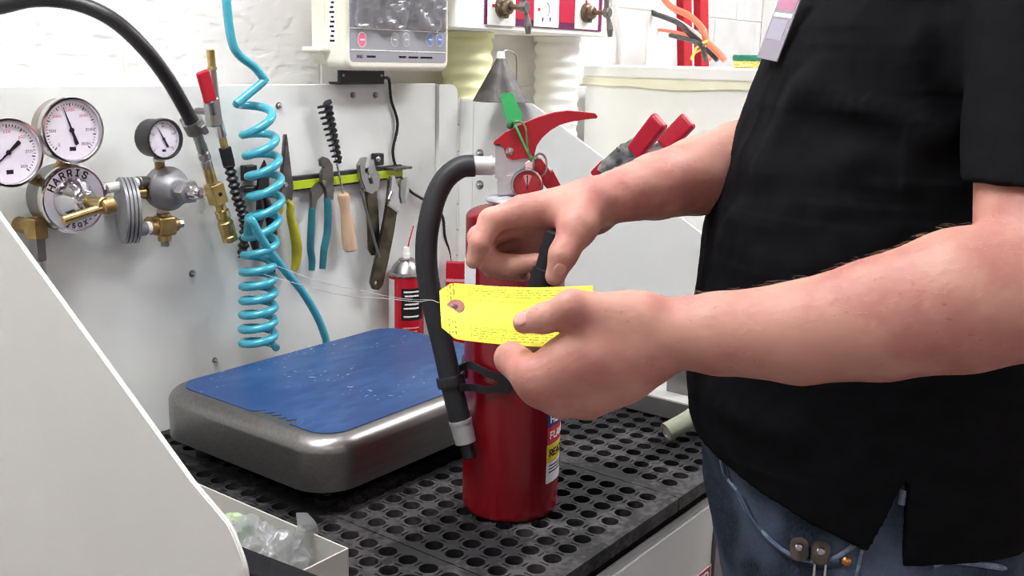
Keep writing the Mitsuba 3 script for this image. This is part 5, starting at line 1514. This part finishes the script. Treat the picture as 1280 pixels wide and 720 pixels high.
# left arm, nearest the camera
body.cap(shL, elL + [0.008, 0.012, 0.02], 0.054, 0.0510, 0.02)
arm_ = [(1296, 358, 0.790, 0.0570), (1200, 376, 0.804, 0.0575), (1100, 399, 0.820, 0.0500), (1000, 416, 0.833, 0.0424), (900, 417, 0.845, 0.0345), (838, 416, 0.851, 0.0300)]
for (xa_, ya_, da_, ra_), (xb_, yb_, db_, rb_) in zip(arm_[:-1], arm_[1:]):
    body.cap(J(xa_, ya_, da_), J(xb_, yb_, db_), ra_, rb_, 0.006)
# right arm, behind
body.cap(shR, elR, 0.052, 0.046, 0.03)
arm_ = [(972, 190, 1.235, 0.0500), (925, 204, 1.190, 0.0490), (872, 220, 1.145, 0.0440), (820, 233, 1.102, 0.0360), (772, 245, 1.064, 0.0285)]
for (xa_, ya_, da_, ra_), (xb_, yb_, db_, rb_) in zip(arm_[:-1], arm_[1:]):
    body.cap(J(xa_, ya_, da_), J(xb_, yb_, db_), ra_, rb_, 0.006)

def chain(pts, rad, k=0.004):
    for a, b, ra, rb in zip(pts[:-1], pts[1:], rad[:-1], rad[1:]):
        body.cap(a, b, ra, rb, k)

# left hand: back towards the camera, fingers folded behind the tag, thumb on top of it
L_i, L_m, L_r, L_p = J(668, 474, 0.858), J(680, 484, 0.868), J(703, 500, 0.878), J(735, 503, 0.892)
for mc, w0, r in ((L_i, (790, 405, 0.853), 0.0172), (L_m, (800, 425, 0.852), 0.0168), (L_r, (806, 440, 0.856), 0.0162), (L_p, (808, 450, 0.864), 0.0155)):
    body.cap(J(*w0), mc, 0.0215, r, 0.018)
body.cap(J(770, 440, 0.856), J(712, 452, 0.862), 0.024, 0.020, 0.018)
body.cap(J(780, 470, 0.870), J(740, 480, 0.878), 0.020, 0.020, 0.018)
chain([L_i, J(640, 448, 0.888), J(670, 440, 0.914), J(697, 430, 0.914)], [0.0175, 0.0152, 0.0125, 0.0090])
chain([L_m, J(656, 462, 0.912), J(686, 446, 0.926), J(712, 438, 0.918)], [0.0150, 0.0125, 0.0108, 0.0085])
chain([L_r, J(684, 480, 0.920), J(712, 463, 0.932), J(736, 455, 0.924)], [0.0142, 0.0118, 0.0102, 0.0082])
chain([L_p, J(718, 492, 0.926), J(742, 478, 0.936), J(760, 468, 0.928)], [0.0130, 0.0105, 0.0092, 0.0075])
t_c, t_m, t_i, t_t = J(800, 394, 0.846), J(716, 386, 0.846), J(679, 398, 0.853), J(655, 403, 0.862)
body.cap(t_c, t_m, 0.0185, 0.0152, 0.016)
body.cap(J(785, 402, 0.854), J(745, 420, 0.862), 0.020, 0.014, 0.012)
chain([t_m, t_i, t_t], [0.0150, 0.0122, 0.0098], 0.006)
# knuckles and the tendons of the back of the hand
for c, r in ((J(657, 464, 0.856), 0.0095), (J(676, 489, 0.861), 0.009), (J(711, 382, 0.838), 0.009)):
    body.ell(c, (r, r, r), 0.012)

# right hand: palm down over the extinguisher, fingers curled, thumb hanging nearest the camera
R_i, R_m, R_r, R_p = J(653, 264, 1.048), J(650, 276, 1.068), J(655, 290, 1.086), J(664, 302, 1.102)
for mc, w0, r in ((R_i, (740, 248, 1.054), 0.0170), (R_m, (742, 254, 1.066), 0.0170), (R_r, (744, 262, 1.078), 0.0165), (R_p, (744, 270, 1.090), 0.0160)):
    body.cap(J(*w0), mc, 0.0200, r, 0.014)
chain([R_i, J(614, 276, 1.040), J(600, 304, 1.034), J(592, 326, 1.038)], [0.0158, 0.0132, 0.0112, 0.0084])
chain([R_m, J(600, 297, 1.072), J(610, 326, 1.066), J(640, 332, 1.058)], [0.0155, 0.0132, 0.0122, 0.0110])
chain([J(640, 332, 1.058), J(672, 327, 1.050)], [0.0110, 0.0092])
chain([R_r, J(606, 306, 1.100), J(616, 334, 1.094), J(650, 340, 1.080)], [0.0150, 0.0125, 0.0112, 0.0090])
chain([R_p, J(624, 316, 1.122), J(628, 338, 1.118), J(654, 344, 1.106)], [0.0140, 0.0108, 0.0096, 0.0078])
q_c, q_m, q_i, q_t = J(738, 256, 1.046), J(722, 284, 1.026), J(704, 318, 1.014), J(694, 345, 1.020)
body.cap(q_c, q_m, 0.0235, 0.0195, 0.016)
body.cap(J(735, 256, 1.05), J(700, 268, 1.046), 0.018, 0.013, 0.016)
chain([q_m, q_i, q_t], [0.0190, 0.0135, 0.0104], 0.008)

H = 0.003
lo, hi = np.array([-0.06, 0.68, 0.03]), np.array([0.68, 1.36, 1.86])
bm = relax(nets(body.grid(lo, hi, H), lo, H), body)

def skin(p, n, uv):
    a = mikit.fbm(p.x * 26, p.y * 26, p.z * 26, 3)
    b = mikit.fbm(p.x * 210, p.y * 210, p.z * 210, 2)
    c = mikit.mix(lin(190, 139, 123), lin(175, 116, 106), mikit.smoothstep(0.35, 0.72, a))
    c = mikit.mix(c, lin(204, 158, 140), mikit.smoothstep(0.45, 0.9, b) * 0.16)
    frk = mikit.smoothstep(0.86, 0.92, mikit.noise(p.x * 280 + 5, p.y * 280, p.z * 280)) * mikit.smoothstep(0.5, 0.7, mikit.noise(p.x * 31, p.y * 31, p.z * 31 + 3))
    return mikit.mix(c, lin(136, 84, 70), frk * 0.45)
pr('skin', mikit.proc(skin), 0.52, spec=0.35)
def creases(p, n, uv):
    return mikit.fbm(p.x * 420, p.y * 420, p.z * 420, 2) * 0.6 + mikit.fbm(p.x * 120, p.y * 120, p.z * 120, 2) * 0.5
bump('skin', creases, 0.00045, 5e-4)
P_ = add('person', trimesh.Trimesh(W(bm.vertices), bm.faces, process=False), 'skin', smooth=True, cat='person',
         label='person in a black polo shirt and blue jeans holding a yellow tag')

# fair hair on the forearms
pr('arm_hair', lin(240, 206, 172), 0.6)
r2 = np.random.default_rng(21)
fn_ = np.array(trimesh.Trimesh(bm.vertices, bm.faces, process=False).vertex_normals)
hairs = []
for a, b, r, n in ((wrL + [0.03, 0, 0], elL, 0.075, 240), (wrR + [0.02, 0.01, 0], elR, 0.07, 50)):
    v = bm.vertices
    s = ((v - a) @ (b - a)) / ((b - a) @ (b - a))
    dist = np.linalg.norm(v - a - np.clip(s, 0, 1)[:, None] * (b - a), axis=1)
    ids = np.where((s > 0) & (s < 0.95) & (dist < r) & (fn_[:, 2] > 0.30))[0]
    ax_ = unit(a - b)
    for i in r2.choice(ids, n):
        nn0 = fn_[i]
        t0 = unit(ax_ * (0.7 + 0.5 * r2.random()) + np.array([0, 0, -0.5]) * r2.random() + r2.normal(0, 0.35, 3))
        t0 = unit(t0 - nn0 * (t0 @ nn0))
        l = 0.006 + 0.008 * r2.random()
        q = np.array([v[i] - nn0 * 0.0004, v[i] + nn0 * l * 0.22 + t0 * l * 0.4, v[i] + nn0 * l * 0.30 + t0 * l])
        hairs.append(tube(W(q), [0.00007, 0.00006, 0.00003], 3, ends=False))
add('arm_hair', cat_(*hairs), 'arm_hair', P_, smooth=False, kind='stuff', label='fine fair hair on the forearms')

# nails
pr('nail', lin(214, 160, 150), 0.3, spec=0.5)
def nail(px, py, w, l, ax, sink=0.0007):
    o = hit(body, px, py)
    e = 1e-3
    g = unit(np.array([body(U(o + W(np.eye(3)[k] * e))[None])[0] - body(U(o - W(np.eye(3)[k] * e))[None])[0] for k in range(3)]))
    nn = W(g)
    nn = unit(nn)
    ax = unit(ax)
    m = trimesh.creation.icosphere(3, 1.0)
    m.apply_transform(np.diag([w, l, 0.0016, 1]))
    z = nn
    y = unit(ax - z * (ax @ z))
    M_ = np.eye(4)
    M_[:3, 0], M_[:3, 1], M_[:3, 2], M_[:3, 3] = np.cross(y, z), y, z, o - nn * sink
    add('fingernail', put(m, M_), 'nail', P_, smooth=True)
nail(651, 398, 0.0058, 0.0072, W(t_t - t_i))
nail(700, 337, 0.0060, 0.0078, W(q_t - q_i))

# hair, eyes (above the frame)
pr('hair', lin(60, 42, 30), 0.7)
hf = Field()
hf.raw(lambda P: np.maximum(np.linalg.norm((P - hc_ - [0.008, 0, 0.012]) / np.array([0.106, 0.084, 0.118]), axis=-1) - 1, np.maximum(-(P[..., 2] - hc_[2] - 0.045 + 0.9 * np.maximum(P[..., 0] - hc_[0] + 0.045, 0)) / 0.1, (hc_[2] - 0.07 - P[..., 2]) / 0.1)) * 0.085, hc_ - 0.14, hc_ + 0.15, 0)
hl, hh = hc_ - [0.13, 0.12, 0.14], hc_ + [0.14, 0.12, 0.15]
m = nets(hf.grid(hl, hh, 0.004), hl, 0.004)
add('hair', trimesh.Trimesh(W(m.vertices), m.faces, process=False), 'hair', P_, smooth=True)
for s in (-1, 1):
    add('eye', put(trimesh.creation.icosphere(3, 0.0125), trimesh.transformations.translation_matrix(W(hc_ + [-0.081, s * 0.032, 0.0]))), 'tape_white', P_, smooth=True)

# ---- polo shirt
pr('shirt_black', mottled(lin(13, 13, 16), lin(9, 9, 12), 60), 0.85, spec=0.1)
hem_u = [0.0, 0.215, 0.362, 0.364, 0.3895, 0.3935, 0.3965, 0.75]
hem_z = [0.985, 0.985, 0.927, 0.929, 1.003, 1.003, 0.915, 0.926]
sleeveL_d = unit(elL + [0.01, 0.012, 0.02] - shL)
cutL = J(1262, 230, 0.80)
cutn = unit(np.array([0.0, -0.05, -1.0]))
folds = []
def fold(pts, w, a):
    """A soft fold of the cloth along points measured on its near side."""
    q = np.array([U(hit(base_shirt, x, y)) for x, y in pts])
    folds.append((np.array(spline(q, 10)), w, a))
base_shirt = Field()
base_shirt.raw(loft(0.0, 0.86, 1.555), [0.14, 0.86, 0.84], [0.70, 1.36, 1.62], 0.0)
fold([(1000, 112), (1040, 124), (1090, 140), (1140, 158), (1190, 172)], 0.013, 0.0060)
fold([(1010, 100), (985, 130), (965, 170), (950, 215)], 0.016, 0.0055)
fold([(1060, 200), (1110, 196), (1160, 178)], 0.014, 0.0045)
fold([(930, 190), (960, 210), (1000, 215), (1060, 205)], 0.015, 0.0045)
fold([(915, 270), (980, 262), (1060, 250), (1130, 225)], 0.016, 0.0040)
fold([(1140, 60), (1150, 120), (1175, 170), (1190, 225)], 0.014, 0.0050)
fold([(900, 300), (940, 330), (1000, 335), (1080, 310)], 0.018, 0.0030)
fold([(890, 500), (940, 530), (1000, 545)], 0.016, 0.0035)
def shirt_fn(P):
    t = loft(0.0, 0.86, 1.553)(P)
    def cp(a, b, ra, rb):
        ab = b - a
        s = np.clip(((P - a) @ ab) / (ab @ ab), 0, 1)
        return np.linalg.norm(P - a - s[..., None] * ab, axis=-1) - (ra + (rb - ra) * s)
    d = Field.smin(t, np.maximum(cp(shL + [0.0, 0.004, 0.006], elL + [0.008, 0.012, 0.02], 0.066, 0.0600), (P - cutL) @ cutn), 0.03)
    dr_ = cp(shR + [0.0, -0.015, 0.008], shR + (elR - shR) * 0.70, 0.064, 0.060)
    d = Field.smin(d, dr_, 0.03)
    hem = np.interp(P[..., 0], hem_u, hem_z)
    d = np.maximum(d, hem - P[..., 2])
    for q, w, a in folds:
        lo_, hi_ = q.min(0) - 3 * w, q.max(0) + 3 * w
        m = np.all((P > lo_) & (P < hi_), axis=-1)
        if m.any():
            X = P[m]
            D2 = np.min(((X[:, None, :] - q[None, ::3, :]) ** 2).sum(-1), axis=1)
            e = np.exp(-D2 / (2 * w * w)) - 0.6 * np.exp(-D2 / (2 * (2.2 * w) ** 2))
            d[m] -= a * 1.6 * e
    # small creases everywhere
    return d
slo, shi = np.array([0.14, 0.82, 0.90]), np.array([0.68, 1.38, 1.60])
sh = Field()
sh.raw(shirt_fn, slo - 0.02, shi + 0.02, 0)
def grid_chunks(fn, lo, hi, h):
    n = np.ceil((hi - lo) / h).astype(int) + 1
    F = np.empty(n, np.float32)
    ys = lo[1] + h * np.arange(n[1]); zs_ = lo[2] + h * np.arange(n[2])
    for i in range(0, n[0], 24):
        xs_ = lo[0] + h * np.arange(i, min(i + 24, n[0]))
        P = np.stack(np.meshgrid(xs_, ys, zs_, indexing='ij'), -1)
        F[i:i + 24] = fn(P)
    return F
slo = np.array([0.15, 0.69, 0.905]); shi = np.array([0.67, 1.37, 1.59])
sm_ = nets(grid_chunks(shirt_fn, slo, shi, 0.0036), slo, 0.0036)
vv = sm_.vertices
nn_ = np.array(sm_.vertex_normals)
dd = (meshkit.fbm(vv * [26, 26, 15] + 4, 3, 8) - 0.5) * 0.0045
sm_ = trimesh.Trimesh(W(vv + nn_ * dd[:, None]), sm_.faces, process=False)
SH = add('polo_shirt', sm_, 'shirt_black', P_, smooth=True, label='black short-sleeved polo shirt with side vents')

# ---- jeans
jf = [(872, 545), (880, 565), (880, 600), (887, 640), (897, 690), (903, 720)]
jr = np.array([U(at(x, y, F=VC))[[0, 2]] for x, y in jf])[::-1]
jz = np.concatenate([[0.70, 0.76], jr[:, 1], [1.03, 1.06]])
ju = np.concatenate([[jr[0, 0] + 0.03, jr[0, 0] + 0.012], jr[:, 0] + 0.002, [0.226, 0.232]])
jeans = Field()
jeans.raw(loft(0.0, 0.78, 1.045, jz, ju, [0.7, 0.85, 1.05], [0.575, 0.595, 0.590], [0.7, 0.85, 1.05], [0.178, 0.180, 0.176], 2.3), [0.18, 0.9, 0.76], [0.64, 1.32, 1.06], 0.03)
for s in (-1, 1):
    jeans.cap((0.405, VC + s * 0.088, 0.84), (0.41, VC + s * 0.095, 0.48), 0.100, 0.074, 0.05)
    jeans.cap((0.41, VC + s * 0.095, 0.48), (0.42, VC + s * 0.10, 0.05), 0.073, 0.062, 0.03)
jlo, jhi = np.array([0.17, 0.88, 0.02]), np.array([0.66, 1.34, 1.07])
jm = nets(jeans.grid(jlo, jhi, 0.005), jlo, 0.005)
jm = relax(jm, jeans, 1)
nv_ = np.array(jm.vertex_normals)
wr = (meshkit.fbm(jm.vertices * [22, 22, 30], 3, 5) - 0.5) * 0.006
jm = trimesh.Trimesh(W(jm.vertices + nv_ * wr[:, None]), jm.faces, process=False)
def denim(p, n, uv):
    a = mikit.fbm(p.x * 18, p.y * 18, p.z * 11, 3)
    w = mikit.noise(p.x * 900, p.y * 900, p.z * 260)
    c = mikit.mix(lin(28, 34, 46), lin(64, 74, 90), mikit.smoothstep(0.36, 0.66, a))
    return mikit.mix(c, lin(92, 106, 128), w * 0.25)
pr('denim', mikit.proc(denim), 0.85, spec=0.15)
pr('denim_pale', mottled(lin(120, 132, 148), lin(86, 100, 122), 120), 0.85, spec=0.15)
pr('denim_dark', lin(40, 50, 68), 0.85, spec=0.15)
JN = add('jeans', jm, 'denim', P_, smooth=True, label='faded blue jeans')
def seam(pts, r, mat, name, lift=0.0006):
    q = np.array([hit(jeans, x, y) for x, y in pts])
    q = spline(q, 8)
    d = unit(CAM - q.mean(0))
    return add(name, tube(q + d * lift, r, 8), mat, JN)
pk = [(905, 561), (902, 573), (907, 593), (922, 614), (936, 641), (960, 672), (991, 695), (1019, 702), (1046, 696), (1078, 674)]
seam(pk, 0.0026, 'denim_pale', 'pocket_edge')
seam([(x + 3, y + 4) for x, y in pk[1:9]], 0.0030, 'denim', 'pocket_hem', 0.0004)
seam([(x + 8, y + 10) for x, y in pk[1:9]], 0.0011, 'denim_dark', 'pocket_stitch', 0.0012)
seam([(1081, 672), (1076, 695), (1070, 722)], 0.0018, 'denim_pale', 'side_seam')
seam([(1166, 707), (1185, 701), (1215, 704), (1250, 709), (1290, 713)], 0.0034, 'denim_pale', 'back_pocket_edge', 0.001)
o = hit(jeans, 1058, 702)
pr('copper', lin(176, 120, 70), 0.35, 1.0)
add('rivet', put(lathe([(0.0045, -0.001), (0.0045, 0.001), (0.002, 0.0022), (0, 0.0022)], 20), frame(o + unit(CAM - o) * 0.0012, CAM - o)), 'copper', JN)
seam([(1130, 612), (1127, 630)], 0.0042, 'denim_pale', 'belt_loop')
# shoes
pr('shoe', lin(40, 36, 34), 0.6)
for s in (-1, 1):
    sf = Field()
    y = VC + s * 0.10
    sf.cap((0.44, y, 0.045), (0.30, y, 0.032), 0.044, 0.040, 0.02).cap((0.425, y, 0.06), (0.42, y, 0.11), 0.045, 0.046, 0.02).cap((0.30, y, 0.03), (0.235, y, 0.026), 0.040, 0.030, 0.02)
    a, b = np.array([0.17, y - 0.07, 0.001]), np.array([0.52, y + 0.07, 0.17])
    g = sf.grid(a - 0.0, b, 0.006)
    g[:, :, 0] = 0.01
    m = nets(g, a, 0.006)
    m.vertices[:, 2] = np.maximum(m.vertices[:, 2], 0.001)
    add('shoe', trimesh.Trimesh(W(m.vertices), m.faces, process=False), 'shoe', P_, smooth=40)

# ---- folding tool in the front pocket
pr('tool_brown', mottled(lin(84, 74, 66), lin(54, 48, 44), 80), 0.4, 0.7)
t = thing('folding_tool', 'brown folding tool with bright rivets sticking out of the jeans front pocket', 'pocket tool')
for px, py, ang in ((999, 684, 0.12), (1026, 689, -0.05)):
    o = hit(jeans, px, py)
    z = unit(CAM - o)
    x = unit(np.cross([0, 0, 1], z))
    m = frame(o + z * 0.0035, z, x)
    p = Polygon(rrect(-0.0092, 0.0092, -0.014, 0.0100, 0.0078, 8))
    q = extr(p, -0.004, 0.0045, 0.0015)
    q = put(q, trimesh.transformations.rotation_matrix(ang, (0, 0, 1)))
    h_ = add('handle', put(q, m), 'tool_brown', t, smooth=False)
    add('rivet', put(lathe([(0.0040, 0.0040), (0.0040, 0.0055), (0.0026, 0.0066), (0, 0.0068)], 24), m), 'chrome', h_)
    add('tip', put(put(extr(p.buffer(-0.0015), -0.0105, -0.0045), trimesh.transformations.translation_matrix((0.002, 0.006, 0))), m), 'black_metal', h_, smooth=False)
o = hit(jeans, 1025, 710)
z = unit(CAM - o)
add('clip', cat_(put(bx(-0.0066, -0.0040, -0.014, 0.010, 0.001, 0.0042, 0.0006), frame(o + z * 0.002, z, unit(np.cross([0, 0, 1], z)))), put(bx(0.0040, 0.0066, -0.014, 0.010, 0.001, 0.0042, 0.0006), frame(o + z * 0.002, z, unit(np.cross([0, 0, 1], z)))), put(bx(-0.0066, 0.0066, 0.0075, 0.010, 0.001, 0.0042, 0.0006), frame(o + z * 0.002, z, unit(np.cross([0, 0, 1], z))))), 'steel', t, smooth=False)

# ---- badge on the chest
pr('badge_film', lin(132, 126, 134), 0.2, spec=0.6)
pr('badge_pink', lin(172, 112, 138), 0.4)
pr('badge_grey', lin(150, 146, 158), 0.4)
t = thing('id_badge', 'clear and pink badge holder hanging on the front of the black shirt', 'badge')
ba, bb = at(1003, -22, F=VC - 0.03) - _r0 * 0.006, at(966, 75, F=VC - 0.03) - _r0 * 0.006
ly = unit(ba - bb)
lx = W(np.array([0.36, -0.93, 0.0]))
lx = unit(lx - ly * (lx @ ly))
M_ = np.eye(4)
M_[:3, 0], M_[:3, 1], M_[:3, 2], M_[:3, 3] = lx, ly, np.cross(lx, ly), (ba + bb) / 2
if M_[:3, 2] @ FWD > 0:
    M_[:3, 0] *= -1
    M_[:3, 2] *= -1
L = np.linalg.norm(ba - bb)
add('holder', put(bx(-0.019, 0.019, -L / 2, L / 2, -0.0009, 0.0009, 0.0004), M_), 'badge_film', t, smooth=False)
add('printed_panel', put(bx(-0.016, 0.016, L * 0.14, L * 0.46, 0.0009, 0.0013), M_), 'badge_pink', t, smooth=False)
add('printed_panel', put(bx(-0.015, 0.012, -L * 0.24, L * 0.02, 0.0009, 0.0013), M_), 'badge_grey', t, smooth=False)
add('printed_panel', put(bx(-0.016, 0.016, L * 0.05, L * 0.10, 0.0009, 0.0013), M_), 'tape_white', t, smooth=False)

# ---- black marker held in the right hand
t = thing('black_marker', 'thick black marker held in the fingers of the right hand', 'marker')
a, b = at(694, 302, D=1.036), at(670, 384, D=1.048)
d = unit(b - a)
add('barrel', put(lathe([(0, -0.01), (0.0105, -0.01), (0.0125, -0.008), (0.0125, 0.030), (0.0145, 0.031), (0.0145, 0.095), (0.0130, 0.098), (0, 0.098)], 32), frame(a, d)), 'black_matte', t)
scene['type'] = 'scene'
